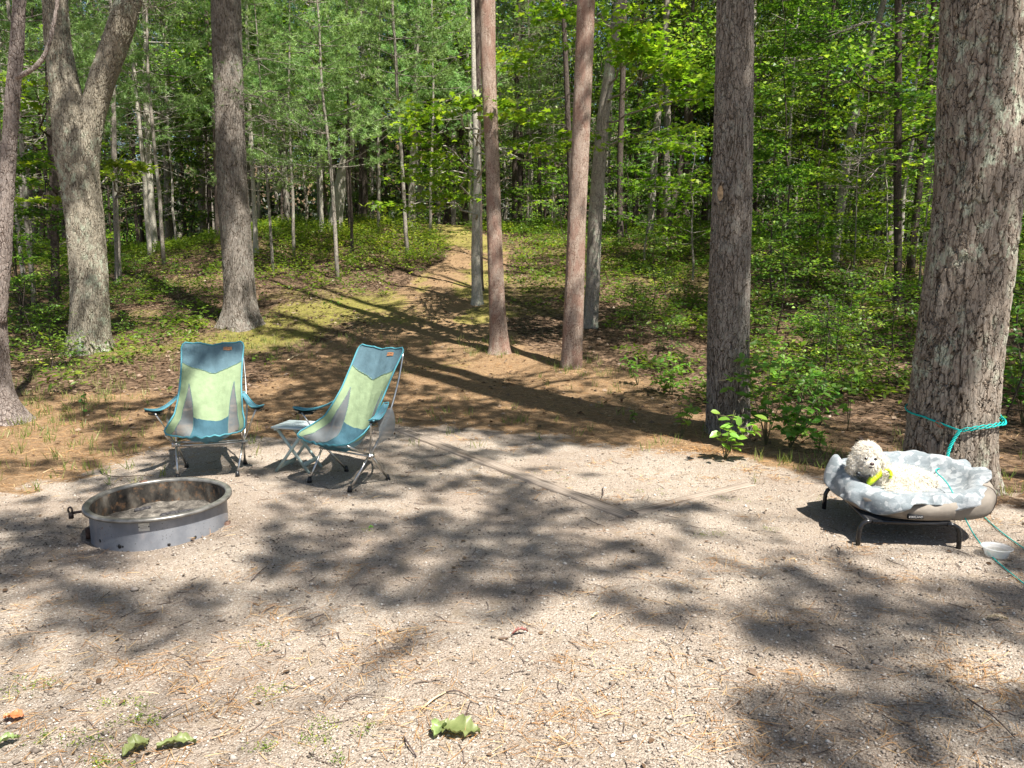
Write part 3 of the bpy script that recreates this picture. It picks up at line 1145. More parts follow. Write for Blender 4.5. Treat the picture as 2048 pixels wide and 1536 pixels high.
leaf_cloud(T['m18'], 70, 180, 13, 60, 40, 240, 'maple', .11)
for nm in ('m3', 'm6', 'm8', 'm9', 'm11', 'm12', 'm13', 'm15', 'm7', 'm14', 'm16', 'm17'):
    t = T[nm]
    i_ = t['info']
    # natural upper crown
    if nm in ('m14', 'm16', 'm17', 'm7'):
        t['crown'] = Soup()
        t['cmat'] = 'pine_dark'
        m = 900
        z = t['H'] * (1 - .55 * rng.random(m) ** 1.3)
        rr = (t['H'] - z + .5) * .3 * rng.random(m) ** .6
        an = np.round(rng.random(m) * 9) / 9 * 6.28 + rng.normal(size=m) * .2 + z
        bx = np.interp(z, i_[2], i_[0]) + rr * np.cos(an)
        by = np.interp(z, i_[2], i_[1]) + rr * np.sin(an)
        tufts(t['crown'], np.stack([bx, by, z - rr * .15], -1) + t['base'], .15, 9, .02, rng)
    else:
        for q in range(7):
            z = t['H'] * rng.uniform(.45, 1)
            b0 = np.array([np.interp(z, i_[2], i_[0]), np.interp(z, i_[2], i_[1]), z]) + t['base']
            pxx, pyy, _ = project(*(b0 + rng.normal(size=3) * np.array([1.2, .6, .3])))
            leaf_cloud(t, float(pxx), float(pyy), b0[1] + rng.normal() * .8, 70, 45, 260, 'broad', .13, .4)
# bare side branches on a few trunks
for nm, lst in {'m1': [(.33, -1, .5), (.42, 1.2, .35)], 't3': [], 'm5': [(.42, -1.5, .1), (.55, 1.2, .5), (.68, -1.6, .3), (.3, -1.2, .0)], 'm6': [(.5, 1.0, .6)],
                'm3': [(.45, 1.2, .9), (.5, -1.2, .9)], 'm12': [(.3, 1, .7)], 'm11': [(.4, 1, .4), (.5, -1, .3)], 't1': [], 't2': []}.items():
    t = T[nm]
    i_ = t['info']
    for fz, dx, dz in lst:
        z = t['H'] * fz
        b0 = np.array([np.interp(z, i_[2], i_[0]), np.interp(z, i_[2], i_[1]), z]) + t['base']
        P = limb(t, b0, b0 + np.array([dx, -.4, dz]), .03, .008, 6, 0, .5, 8)
        for q in range(6):
            limb(t, P[2 + q % 5], P[2 + q % 5] + rng.normal(size=3) * np.array([.4, .4, .25]), .008, .003, 4, 0, .4, 4)
gd = Geo()
t = T['m5']
for (ax_, ay_, bx_, by_) in ((1790, 298, 1700, 345), (1792, 70, 1690, 60), (1790, 330, 1718, 372)):
    p0_, p1_ = at(ax_, ay_, t['base'][1]), at(bx_, by_, t['base'][1] - .9)
    ts_ = np.linspace(0, 1, 10)
    P = p0_ + (p1_ - p0_) * ts_[:, None] + np.array([0, 0, 1]) * (.18 * np.sin(ts_ * PI))[:, None] + np.cumsum(rng.normal(size=(10, 3)) * .012, 0)
    gd.tube(P - t['base'], np.linspace(.018, .007, 10), 5)
    for q in range(20):
        j = rng.integers(4, 10)
        e = P[j] + rng.normal(size=3) * np.array([.33, .25, .18]) + np.array([-.12, 0, -.02])
        m_ = (P[j] + e) / 2 + rng.normal(size=3) * .05
        gd.tube(np.array([P[j], m_, e]) - t['base'], [.007, .005, .003], 4)
        e2 = m_ + rng.normal(size=3) * .16
        gd.tube(np.array([m_, e2]) - t['base'], [.004, .0025], 3)
obj('dead_branch', gd.mesh('dead_branch'), MAT['deadbr'], t['root'])['kind'] = 'stuff'
# twiggy burl on the straight pine and thin dead twigs to its right
t = T['t3']
bp = at(472, 205, t['base'][1] - .12)
for q in range(46):
    d = rdir(rng, 1)[0] * np.array([1, .6, .7])
    limb(t, bp + d * .05, bp + d * rng.uniform(.18, .42), .007, .002, 4, 0, .3, 4)
for q in range(16):
    z0 = at(485, rng.uniform(90, 380), t['base'][1])
    e = z0 + np.array([rng.uniform(.5, 1.5), rng.uniform(-.5, .3), rng.uniform(-.5, .25)])
    P = limb(t, z0, e, .010, .003, 5, -.06, .5, 8)
    for r_ in range(5):
        limb(t, P[2 + r_], P[2 + r_] + np.array([rng.uniform(.1, .5), rng.uniform(-.2, .2), rng.uniform(-.35, .1)]), .004, .0015, 4, 0, .4, 4)
spk = Soup()
C = bp + rng.normal(size=(90, 3)) * np.array([.35, .15, .22]) + np.array([.1, 0, .25])
tufts(spk, C, .10, 12, .006, rng)
for V_, F_, R_ in zip(spk.V, spk.F, spk.R):
    T['t3']['crown'].V.append(V_)
    T['t3']['crown'].F.append(F_ + T['t3']['crown'].n)
    T['t3']['crown'].R.append(R_)
    T['t3']['crown'].n += len(V_)
# dead twig spray at the oak top
t = T['t2']
for q in range(26):
    s0 = at(265 + rng.uniform(-12, 20), rng.uniform(-20, 25), t['base'][1] - .3)
    e = s0 + np.array([rng.normal() * .5, rng.uniform(-.4, .2), rng.uniform(-.35, .25)])
    P = limb(t, s0, e, .009, .002, 4, .05, .6, 7)
    for r_ in range(3):
        limb(t, P[2 + r_], P[2 + r_] + rng.normal(size=3) * .16, .004, .0015, 3, 0, .4, 4)
t['crown'] = Soup()
t['cmat'] = 'broad'
for q in range(10):
    c = t['base'] + np.array([rng.normal() * 2.2, rng.normal() * 1.6, rng.uniform(9.5, 14)])
    n = 260
    t['crown'].add(c + rng.normal(size=(n, 3)) * np.array([.8, .8, .35]), rdir(rng, n), rdir(rng, n, 1.5), .12, .08, 'oval')
    limb(t, t['base'] + np.array([np.interp(9, t['info'][2], t['info'][0]), np.interp(9, t['info'][2], t['info'][1]), 9]), c, .05, .015, 6, 0, .3, 7)

# sunk knot hole on the straight pine: frame ring of bark and pale wood inside
t = T['t6']
kp = at(1441, 385, t['base'][1] - .215)
gk = Geo()
th = np.linspace(0, 2 * PI, 25)[:-1]
prof = [(1.0, -.03), (1.05, .012), (.85, .018), (.62, .0), (.5, -.012)]
G = np.array([[[kp[0] + .046 * s_ * math.cos(a_), kp[1] - d_, kp[2] + .115 * s_ * math.sin(a_)] for s_, d_ in prof] for a_ in th])
gk.grid(G, closed_u=True)
ko = obj('knot', gk.mesh('knot'), MAT['pine_mid'], t['root'])
ko.data.transform(Matrix.Translation(-Vector(t['base'])))
gk = Geo()
V = [[kp[0], kp[1] + .012, kp[2]]] + [[kp[0] + .027 * math.cos(a_), kp[1] + .004, kp[2] - .006 + .068 * math.sin(a_)] for a_ in th]
gk.add(V, [[0, i + 1, (i + 1) % 24 + 1] for i in range(24)])
hw = obj('heartwood', gk.mesh('heartwood'), plain('bare_heartwood', (.42, .30, .18), .8, .2, nscale=30, namt=.35), t['root'])
hw.data.transform(Matrix.Translation(-Vector(t['base'])))

for n, t in TREES.items():
    o = obj('trunk', t['geo'].mesh('trunk'), MAT[t['mat']], t['root'])
    if t['crown'] is not None and t['crown'].n:
        me = t['crown'].mesh('crown')
        V = np.empty(len(me.vertices) * 3, np.float32)
        me.vertices.foreach_get('co', V)
        V = V.reshape(-1, 3) - t['base']
        me.vertices.foreach_set('co', V.astype(np.float32).ravel())
        obj('crown', me, MAT[t.get('cmat', 'pine_dark')], t['root'])
    if t.get('high'):
        s_ = t['high']
        s_.V = [v_ - t['base'] for v_ in s_.V]
        obj('shade_canopy', s_.mesh('shade_canopy'), MAT['broad_dark'], t['root'])


# ------------------------------------------------------------------ background tree kinds
def kind_pole(seed, H=15, dead=70, r=.085, needles=1500):
    rg = np.random.default_rng(seed)
    g = Geo()
    n = 16
    z = np.linspace(-.5, H, n)
    x = np.cumsum(rg.normal(size=n)) * .035
    y = np.cumsum(rg.normal(size=n)) * .035
    rr = np.interp(z, [-.5, 0, .4, H], [r * 1.5, r * 1.35, r, .02])
    g.tube(np.stack([x, y, z], -1), rr, 9)
    for k in range(dead):
        zz = rg.uniform(1.6, H * .6)
        an = rg.random() * 6.28
        L = rg.uniform(.3, 1.5)
        b = np.array([np.interp(zz, z, x), np.interp(zz, z, y), zz])
        d = np.array([math.cos(an), math.sin(an), rg.uniform(-.35, .25)])
        P = b + d * np.linspace(0, L, 6)[:, None] + np.cumsum(rg.normal(size=(6, 3)) * .035, 0)
        P[0] = b
        g.tube(P, np.linspace(.011, .004, 6), 4, False)
        for q in range(3):
            j = rg.integers(2, 5)
            e = P[j] + (d * .6 + rg.normal(size=3) * .5) * L * .4
            g.tube([P[j], (P[j] + e) / 2 + rg.normal(size=3) * .03, e], [.005, .004, .003], 3, False)
    s = Soup()
    nb = 46
    for k in range(nb):
        zz = H * (1 - .55 * rg.random() ** 1.2)
        an = rg.random() * 6.28
        L = (H - zz + .6) * .33 * rg.uniform(.6, 1.2)
        b = np.array([np.interp(zz, z, x), np.interp(zz, z, y), zz])
        d = np.array([math.cos(an), math.sin(an), rg.uniform(-.15, .2)])
        g.tube([b, b + d * L * .5, b + d * L], [.014, .01, .005], 4, False)
        m = int(needles / nb)
        tt = rg.uniform(.25, 1.05, m)
        C = b + d * L * tt[:, None] + rg.normal(size=(m, 3)) * np.array([.22, .22, .08]) * (.4 + L * .4)
        tufts(s, C, .12, 7, .018, rg, rnd=np.full(m, rg.random()))
    return g.mesh('trunk'), s.mesh('crown')


def kind_pine_sapling(seed, H=6.5, r=.045, dens=1.0, z0=.5, wide=.36):
    rg = np.random.default_rng(seed)
    g = Geo()
    n = 14
    z = np.linspace(-.3, H, n)
    x = np.cumsum(rg.normal(size=n)) * .02
    y = np.cumsum(rg.normal(size=n)) * .02
    g.tube(np.stack([x, y, z], -1), np.interp(z, [-.3, H], [r, .008]), 7)
    s = Soup()
    zz = z0
    while zz < H:
        nb = rg.integers(4, 7)
        ph = rg.random() * 6.28
        for k in range(nb):
            an = ph + k / nb * 6.28 + rg.normal() * .25
            L = (H - zz + .25) * wide * rg.uniform(.55, 1.15) * (1 if zz > H * .25 else .75)
            b = np.array([np.interp(zz, z, x), np.interp(zz, z, y), zz])
            up = rg.uniform(.1, .5)
            ts = np.linspace(0, 1, 6)
            d = np.array([math.cos(an), math.sin(an), 0])
            P = b + d * L * ts[:, None] + np.array([0, 0, 1]) * (up * L * ts ** 1.6)[:, None]
            g.tube(P, np.linspace(.010, .004, 6), 4, False)
            ns_ = max(2, int(L * 4.2 * dens))
            side = np.cross(d, [0, 0, 1])
            for _ in range(ns_):
                t0_ = rg.uniform(.35, 1.05)
                c0_ = np.array([np.interp(t0_, ts, P[:, q]) for q in range(3)]) + side * rg.normal() * .22 * L * (1.25 - t0_)
                c0_[2] += rg.uniform(-.02, .08)
                m = 6
                C = c0_ + rg.normal(size=(m, 3)) * np.array([.085, .085, .05])
                tufts(s, C, .10, 13, .016, rg, .35, rnd=np.clip(rg.normal(.62, .22) + (t0_ - .6) * .6 + rg.normal(size=m) * .08, 0, 1))
        zz += rg.uniform(.30, .55)
    return g.mesh('trunk'), s.mesh('crown')


def kind_broad_sapling(seed, H=5.5, r=.03, leaves=2600, shape='oval', size=.115, z0=.7, wide=.42):
    rg = np.random.default_rng(seed)
    g = Geo()
    n = 12
    z = np.linspace(-.3, H, n)
    x = np.cumsum(rg.normal(size=n)) * .05
    y = np.cumsum(rg.normal(size=n)) * .05
    x -= x[0]
    y -= y[0]
    g.tube(np.stack([x, y, z], -1), np.interp(z, [-.3, H], [r, .006]), 7)
    s = Soup()
    nb = 20
    per = leaves // nb
    for k in range(nb):
        zz = rg.uniform(z0, H)
        an = rg.random() * 6.28
        L = (.35 + (H - zz) * wide * .5 + H * .09) * rg.uniform(.5, 1.2)
        b = np.array([np.interp(zz, z, x), np.interp(zz, z, y), zz])
        d = np.array([math.cos(an), math.sin(an), rg.uniform(.0, .45)])
        P = b + d * np.linspace(0, L, 6)[:, None] + np.cumsum(rg.normal(size=(6, 3)) * .03, 0)
        P[0] = b
        g.tube(P, np.linspace(.009, .003, 6), 4, False)
        side = np.cross(d, [0, 0, 1])
        m = per
        tt = rg.uniform(.2, 1.05, m)
        spread = rg.normal(size=m) * .32 * L * (1.25 - tt * .6)
        C = np.stack([np.interp(tt, np.linspace(0, 1, 6), P[:, q]) for q in range(3)], -1) + side * spread[:, None]
        C[:, 2] += rg.normal(size=m) * .02 - np.abs(spread) * .12
        D = d * .6 + side * np.sign(spread)[:, None] * .6 + rg.normal(size=(m, 3)) * .35
        D[:, 2] -= .25
        N = rg.normal(size=(m, 3)) * .26
        N[:, 2] += 1
        s.add(C, D, N, size * rg.uniform(.7, 1.25, m), size * rg.uniform(.5, .75, m) * (1.7 if shape == 'maple' else 1), shape,
              rnd=np.clip(rg.normal(.45, .22, m) + .18 * rg.normal(), 0, 1))
        for q in range(3):
            j = rg.integers(1, 5)
            g.tube([P[j], P[j] + side * rg.normal() * .3 * L + d * .15], [.004, .002], 3, False)
    return g.mesh('trunk'), s.mesh('crown')


def kind_tall_broad(seed, H=14, r=.13, leaves=8500, size=.13, z0=4.0, lean=.0):
    rg = np.random.default_rng(seed)
    g = Geo()
    n = 14
    z = np.linspace(-.6, H, n)
    x = np.cumsum(rg.normal(size=n)) * .09 + lean * z
    y = np.cumsum(rg.normal(size=n)) * .09
    x -= x[0]
    y -= y[0]
    g.tube(np.stack([x, y, z], -1), np.interp(z, [-.6, 0, .6, H], [r * 1.6, r * 1.3, r, .02]), 10)
    s = Soup()
    nb = 42
    for k in range(nb):
        zz = rg.uniform(z0, H)
        an = rg.random() * 6.28
        L = rg.uniform(1.0, 3.0) * (1 - .5 * (zz - z0) / (H - z0))
        b = np.array([np.interp(zz, z, x), np.interp(zz, z, y), zz])
        d = np.array([math.cos(an), math.sin(an), rg.uniform(.1, .7)])
        P = b + d * np.linspace(0, L, 7)[:, None] + np.cumsum(rg.normal(size=(7, 3)) * .07, 0)
        P[0] = b
        g.tube(P, np.linspace(.035, .007, 7), 5, False)
        m = leaves // nb
        ncl = 5
        cc = P[rg.integers(2, 7, ncl)] + rg.normal(size=(ncl, 3)) * np.array([.5, .5, .25])
        C = cc[rg.integers(ncl, size=m)] + rg.normal(size=(m, 3)) * np.array([.38, .38, .12])
        D = rdir(rg, m)
        D[:, 2] -= .3
        N = rg.normal(size=(m, 3)) * .5
        N[:, 2] += 1
        s.add(C, D, N, size * rg.uniform(.7, 1.2, m), size * rg.uniform(.5, .8, m), 'oval', rnd=np.clip(rg.normal(.45, .22, m) + .2 * rg.normal(), 0, 1))
        for q in cc:
            g.tube([P[4], q], [.012, .004], 3, False)
    return g.mesh('trunk'), s.mesh('crown')


KIND = {
    'pole': [(kind_pole(11 + k, 15 + k, 60 + 10 * k, .085, 1100), 'dark_far', 'pine_dark') for k in range(3)],
    'pale_pole': [(kind_pole(31 + k, 12, 40, .06, 900), 'pale_far', 'pine_dark') for k in range(2)],
    'psap': [(kind_pine_sapling(51 + k, (5.5, 9.0, 11.5)[k], .05, (1.1, 1.1, 1.1)[k], (1.2, 2.4, 3.0)[k], (.34, .27, .25)[k]), 'grey_far', 'pine_soft') for k in range(3)],
    'bsap': [(kind_broad_sapling(71 + k, (4.2, 5.8, 7.2)[k], .03, (2200, 3000, 3600)[k]), 'dark_far', 'broad') for k in range(3)],
    'msap': [(kind_broad_sapling(81 + k, (3.2, 6.0)[k], .03, (700, 1300)[k], 'maple', .12), 'grey_far', 'maple') for k in range(2)],
    'low': [(kind_broad_sapling(91 + k, (1.2, 1.9, 2.6)[k], .012, (420, 620, 900)[k], 'oval', .085, .15, .5), 'dark_far', 'broad') for k in range(3)],
    'tall': [(kind_tall_broad(101 + k, 13 + k * 1.5, .11 + .02 * k), ('grey_far', 'dark_far', 'grey_far')[k], ('broad', 'broad_dark', 'broad')[k]) for k in range(3)],
}
NAMES = {
    'pole': ('pine_tree', 'dark thin pine pole with dead side twigs deep in the wood', 'pine tree', 'thin dark pines filling the wood'),
    'pale_pole': ('pine_tree', 'pale thin bare pole standing among the dark trunks', 'tree', 'pale thin poles in the wood'),
    'psap': ('pine_sapling', 'soft bright green young pine growing under the tall trees', 'pine sapling', 'young soft pines under the tall trees'),
    'bsap': ('sapling', 'leafy broad-leaved sapling with layered sprays in the wood', 'sapling', 'leafy saplings in the wood'),
    'msap': ('maple_sapling', 'young maple with flat tiers of pointed leaves in the wood', 'maple sapling', 'young maples in the wood'),
    'low': ('bush', 'low leafy bush on the forest floor', 'bush', 'low bushes on the forest floor'),
    'tall': ('tree', 'tall leafy tree far back in the wood', 'tree', 'tall leafy trees far back in the wood'),
}
PLACED = []


def place(kind, x, y, sc=1.0, var=None, rz=None, label=None, lean=0):
    L = KIND[kind]
    i = int(rng.integers(len(L))) if var is None else var
    (tm, cm), bm, lm = L[i]
    nm, lab, cat, grp = NAMES[kind]
    r = empty(nm, (x, y, gz1(x, y)), rng.random() * 6.28 if rz is None else rz, label or lab, cat, grp if not label else None, sc)
    r.rotation_euler[0] = lean + rng.normal() * .02
    r.rotation_euler[1] = rng.normal() * .02
    obj('trunk', tm, MAT[bm], r)
    obj('crown', cm, MAT[lm], r)
    PLACED.append((x, y))


def px_place(kind, px, Y, sc=1.0, var=None, label=None):
    x = (px - 1024) / F * (Y * FW[1])
    place(kind, x, Y, sc, var, label=label)


# placed ones
px_place('psap', 675, 18.0, 1.05, 1, 'young white pine with a thin upright leader in front of the bending pale oak')
px_place('psap', 815, 20.0, 1.15, 2, 'tallest and brightest young white pine above the path crest')
px_place('psap', 860, 23.0, 1.0, 2)
px_place('psap', 590, 21.0, .95, 2)
px_place('psap', 545, 19.0, .8, 1)
px_place('psap', 760, 24.5, 1.1, 2)
px_place('psap', 330, 20, 1.1, 2)
px_place('psap', 60, 16, 1.1, 2)
px_place('psap', 240, 24, 1.1, 2)
px_place('psap', 640, 29, 1.2, 2)
px_place('psap', 520, 29, 1.2, 2)
px_place('psap', 940, 30, 1.2, 2)
px_place('psap', 1060, 27, 1.0, 1)
px_place('psap', -40, 22, 1.1, 2)
for px, Y, sc in [(1290, 19, 1), (1380, 17.5, .9), (1545, 14.5, .75), (1570, 18, 1), (1640, 20, 1), (1700, 17, .8), (1770, 20, 1), (1850, 17, .9), (1960, 13, .8), (2050, 11, .75),
                  (1600, 24, 1.1), (1500, 26, 1.1), (1740, 25, 1.1), (1420, 23, 1.1), (1340, 28, 1.2), (1250, 24, 1.1), (1110, 25, 1.1), (1000, 26, 1), (900, 28, 1.1),
                  (2080, 15, 1), (1980, 18, 1.1), (1850, 24, 1.1), (1200, 29, 1.2), (30, 14, .8), (120, 19, .9), (60, 24, 1), (1680, 29, 1.2), (1560, 33, 1.2), (1800, 31, 1.2),
                  (260, 31, 1.1), (420, 31, 1.2), (700, 33, 1.1), (830, 32, 1.1), (1060, 33, 1.1), (1930, 28, 1.2), (2080, 22, 1.2)]:
    px_place('bsap' if rng.random() < .75 else 'msap', px, Y, sc * rng.uniform(.9, 1.15))
for px, Y, sc in [(1260, 12.5, .5), (1300, 14, .6), (1350, 11.5, .5), (1330, 15.5, .7), (1600, 10.5, .7), (1560, 12.5, .8), (1660, 12, .7), (1730, 13.5, .8), (1760, 11, .7), (1700, 9.3, .6),
                  (1800, 9.6, .7), (1640, 9.0, .6), (2040, 7.6, .8), (2080, 9, 1), (2040, 10.5, 1.1), (1560, 16, 1), (1640, 15, .9), (1820, 14, .9), (1500, 13.5, .7), (1380, 20, 1), (1260, 21, .9),
                  (80, 10.5, .5), (60, 12, .7), (110, 14, .8), (40, 16, 1), (230, 13, .4), (280, 16, .5), (360, 15, .35), (880, 23.5, .9), (1040, 24, .8), (1130, 22, .8), (850, 26, 1), (560, 22, .5), (790, 25.5, .5),
                  (1700, 17.5, 1), (1600, 19, 1), (1900, 20, 1), (2060, 13, 1.2), (1180, 20, .5)]:
    px_place('low', px, Y, sc)


def scatter(kind, n, y0, y1, fx, pxlo=-120, pxhi=2170, sc=(.85, 1.2), mind=.8):
    k = 0
    tries = 0
    while k < n and tries < 6000:
        tries += 1
        Y = y0 + (y1 - y0) * rng.random() ** .8
        px = rng.uniform(pxlo, pxhi)
        if rng.random() > fx(px):
            continue
        x = (px - 1024) / F * Y
        c = np.interp(Y, PATHy, PATHx)
        if Y < 27 and abs(x - c) < 1.8:
            continue
        if Y < 24 and 520 < px < 930:
            continue
        if any((x - a_) ** 2 + (Y - b_) ** 2 < mind ** 2 for a_, b_ in PLACED):
            continue
        place(kind, x, Y, rng.uniform(*sc))
        k += 1


lin = lambda a_, b_, c_: (lambda px: float(np.interp(px, [0, 1024, 2048], [a_, b_, c_])))
scatter('pole', 70, 18, 44, lin(1, .7, .75))
scatter('pole', 40, 40, 70, lin(1, .9, .8))
scatter('pale_pole', 30, 19, 45, lin(.6, .8, .8))
scatter('tall', 38, 26, 44, lin(.7, .8, 1), mind=1.3)
scatter('tall', 26, 42, 75, lin(.9, .9, 1), mind=1.5, sc=(1, 1.5))
scatter('bsap', 26, 32, 60, lin(.8, .9, 1), sc=(1, 1.5))
scatter('psap', 8, 28, 55, lin(1, .8, .4), sc=(1, 1.5))

# the wood far behind, one mass
n = 130000
an = rng.uniform(-.86, .86, n)
dd = rng.uniform(58, 105, n)
fx_, fy_ = dd * np.sin(an), dd * np.cos(an)
cl = rng.random(n)
hz = rng.random(n) ** 1.8 * 24
keep = (fbm(fx_ * 1.0, hz * 1.4 + fy_ * .3, .28, 131, 3) > .40) | (hz < 7)
fx_, fy_, hz = fx_[keep], fy_[keep], hz[keep]
s = Soup()
n = len(fx_)
s.add(np.stack([fx_, fy_, gz(fx_, fy_) + hz], -1), rdir(rng, n), rdir(rng, n, .8), rng.uniform(.35, .7, n), rng.uniform(.25, .5, n), 'oval')
fw = obj('distant_woods', s.mesh('distant_woods'), leafmat('shaded_far_leaf', (.008, .018, .004), (.018, .04, .007), .2, c3=(.045, .085, .014)))  # deep shade of the wood painted into a near-black leaf colour
tag(fw, 'mass of leaves closing the view far behind the trunks', 'woods', None, 'stuff')

# ------------------------------------------------------------------ forest floor stuff
def ok_px(x, y, lo=-120, hi=2170):
    px, py, d = project(x, y, gz(x, y))
    return (px > lo) & (px < hi) & (py < 1600) & (d > 0), px, py


def place_on(x, y, dz=0.0):
    return np.stack([x, y, gz(x, y) + dz], -1)


# leaf litter
n = 60000
x = rng.uniform(-16, 16, n)
y = rng.uniform(6.8, 27, n)
v, px, py = ok_px(x, y)
den = (1 - m_gravel(x, y)) * (1 - .72 * m_duff(x, y)) * (1 - .5 * m_moss(x, y)) * (.35 + .9 * sstep(.35, .65, fbm(x, y, .8, 61)))
k = v & (rng.random(n) < den * 1.1)
x, y = x[k], y[k]
n = len(x)
s = Soup()
D = rdir(rng, n)
D[:, 2] *= .25
N = rdir(rng, n)
N[:, 2] = np.abs(N[:, 2]) + .9
s.add(place_on(x, y, .012), D, N, rng.uniform(.04, .085, n), rng.uniform(.025, .05, n), 'oval')
lit = obj('fallen_leaves', s.mesh('fallen_leaves'), MAT['litter'])
tag(lit, 'brown dry leaves lying over the forest floor', 'leaves', None, 'stuff')

n = 260
x = rng.uniform(-4.5, 4.5, n)
y = 2.2 + 5 * rng.random(n) ** 1.3
s = Soup()
D = rdir(rng, n)
D[:, 2] *= .2
N = rdir(rng, n)
N[:, 2] = np.abs(N[:, 2]) + 1.0
s.add(place_on(x, y, .008), D, N, rng.uniform(.015, .05, n), rng.uniform(.008, .025, n), 'leaf8', rnd=rng.random(n) * .8)
lit = obj('leaf_scraps', s.mesh('leaf_scraps'), MAT['litter'])
tag(lit, 'small dull brown leaf scraps dotted over the gravel', 'leaves', None, 'stuff')

# ground cover on the bank and between the trees
n = 26000
x = rng.uniform(-17, 17, n)
y = rng.uniform(8.5, 28, n)
v, px, py = ok_px(x, y)
bank = np.exp(-(((px - 730) / 240) ** 2 + ((py - 500) / 62) ** 2)) * 1.15 * sstep(.34, .5, fbm(x, y, 1.1, 303, 2))
right = sstep(1180, 1300, px) * .55 * (fbm(x, y, .7, 67) > .42)
left = (1 - sstep(420, 560, px)) * .40 * (fbm(x, y, .7, 69) > .48)
mid = .30 * sstep(1000, 1060, px) * (1 - sstep(1200, 1300, px)) * (py < 620)
back = .6 * sstep(22, 25, y)
den = np.clip(bank + right + left + mid + back, 0, 1.2) * (1 - m_gravel(x, y)) * (1 - sstep(.2, .6, m_duff(x, y)))
k = v & (rng.random(n) < den)
x, y, bk = x[k], y[k], bank[k]
n = len(x)
print('ground cover', n)
kk = 13
hgt = rng.uniform(.08, .34, n) * (1 + .5 * np.clip(bk, 0, 1))
base = place_on(x, y)
cidx = np.repeat(np.arange(n), kk)
P = base[cidx] + np.stack([rng.normal(size=n * kk) * .10, rng.normal(size=n * kk) * .10, hgt[cidx] * rng.uniform(.35, 1, n * kk)], -1)
D = rdir(rng, n * kk)
D[:, 2] = D[:, 2] * .3 - .05
N = rdir(rng, n * kk)
N[:, 2] = np.abs(N[:, 2]) + 1.1
s = Soup()
rr = np.clip(np.repeat(rng.normal(.35, .2, n) + .25 * np.clip(bk, 0, 1) + .5 * (fbm(x, y, 1.2, 301, 2) - .5), kk) + rng.normal(size=n * kk) * .12, 0, 1)
s.add(P, D, N, rng.uniform(.055, .11, n * kk), rng.uniform(.03, .055, n * kk), 'oval', rnd=rr)
o = obj('ground_cover', s.mesh('ground_cover'), MAT['cover'])
tag(o, 'low leafy seedlings and ferns covering the bank beside the path', 'undergrowth', None, 'stuff')


def blades(name, x, y, per, h, wd, mat, label, cat, spread=.03, lean=.35):
    n = len(x)
    idx = np.repeat(np.arange(n), per)
    m = n * per
    P = place_on(x[idx] + rng.normal(size=m) * spread, y[idx] + rng.normal(size=m) * spread)
    D = np.stack([rng.normal(size=m) * lean, rng.normal(size=m) * lean, np.ones(m)], -1)
    s = Soup()
    s.add(P, D, rdir(rng, m), h * rng.uniform(.5, 1.3, m), wd, 'strip')
    o = obj(name, s.mesh(name), MAT[mat])
    return tag(o, label, cat, None, 'stuff')


# grass at the clearing's edge
n = 8000
x = rng.uniform(-7, 7, n)
y = rng.uniform(5.2, 14, n)
v, px, py = ok_px(x, y)
e = np.interp(x, GEx, GEy)
den = np.exp(-((px - 130) / 130) ** 2 - ((py - 800) / 100) ** 2) * .9
den += np.exp(-((px - 1180) / 60) ** 2 - ((py - 745) / 30) ** 2) * .9
den += .7 * sstep(1500, 1650, px) * np.exp(-((y - e - .6) / .6) ** 2)
den += .6 * np.exp(-((px - 480) / 220) ** 2 - ((py - 690) / 40) ** 2)
den += np.exp(-((px - 1790) / 60) ** 2 - ((py - 930) / 40) ** 2)
den += np.exp(-((px - 960) / 50) ** 2 - ((py - 695) / 16) ** 2)
den += .15 * np.exp(-((y - e - .5) / .8) ** 2)
for k_, a_ in (('t1', .9), ('t2', .8), ('t3', .6), ('t5', .9), ('t4', .6), ('t6', .6), ('t7', .8)):
    b_ = TREES[k_]['base']
    rr_ = np.hypot(x - b_[0], y - b_[1])
    den += a_ * np.exp(-((rr_ - np.interp(.1, TREES[k_]['info'][2], TREES[k_]['info'][3]) - .08) / .13) ** 2)
k = v & (rng.random(n) < den * .6)
blades('grass', x[k], y[k], 9, .10, .005, 'grass', 'thin grass tufts along the edge of the clearing', 'grass')
# small green weeds in the gravel
n = 260
wx, wy = [], []
for cx_, cy_, rx_, ry_, m in [(250, 1410, 60, 14, 16), (130, 1480, 80, 18, 22), (60, 1365, 60, 12, 12), (545, 1385, 30, 14, 10), (640, 1480, 40, 20, 14), (640, 1450, 30, 12, 7), (520, 1297, 20, 8, 6),
                              (730, 1460, 20, 12, 6), (270, 1445, 40, 8, 10), (535, 1500, 30, 6, 8), (1420, 1072, 40, 6, 9), (1540, 1060, 20, 6, 6), (728, 1062, 8, 4, 3), (1310, 985, 40, 8, 8), (210, 1530, 50, 8, 14), (310, 1440, 16, 8, 6),
                              (1080, 960, 60, 14, 8), (920, 925, 60, 12, 7), (1640, 1000, 30, 10, 6), (680, 1520, 20, 8, 5), (20, 1385, 20, 10, 5), (1460, 1000, 30, 6, 5)]:
    for _ in range(m):
        p = gpt(cx_ + rng.normal() * rx_ * .6, min(1560, cy_ + rng.normal() * ry_ * .6))
        wx.append(p.x)
        wy.append(p.y)
wx, wy = np.array(wx), np.array(wy)
s = Soup()
kk = 8
idx = np.repeat(np.arange(len(wx)), kk)
m = len(idx)
P = place_on(wx[idx] + rng.normal(size=m) * .016, wy[idx] + rng.normal(size=m) * .016, .004)
P[:, 2] += rng.random(m) * .012
D = rdir(rng, m)
D[:, 2] = np.abs(D[:, 2]) * .4 + .1
s.add(P, D, rdir(rng, m, 2), rng.uniform(.006, .016, m), rng.uniform(.003, .006, m), 'oval')
o = obj('weeds', s.mesh('weeds'), MAT['cover'])
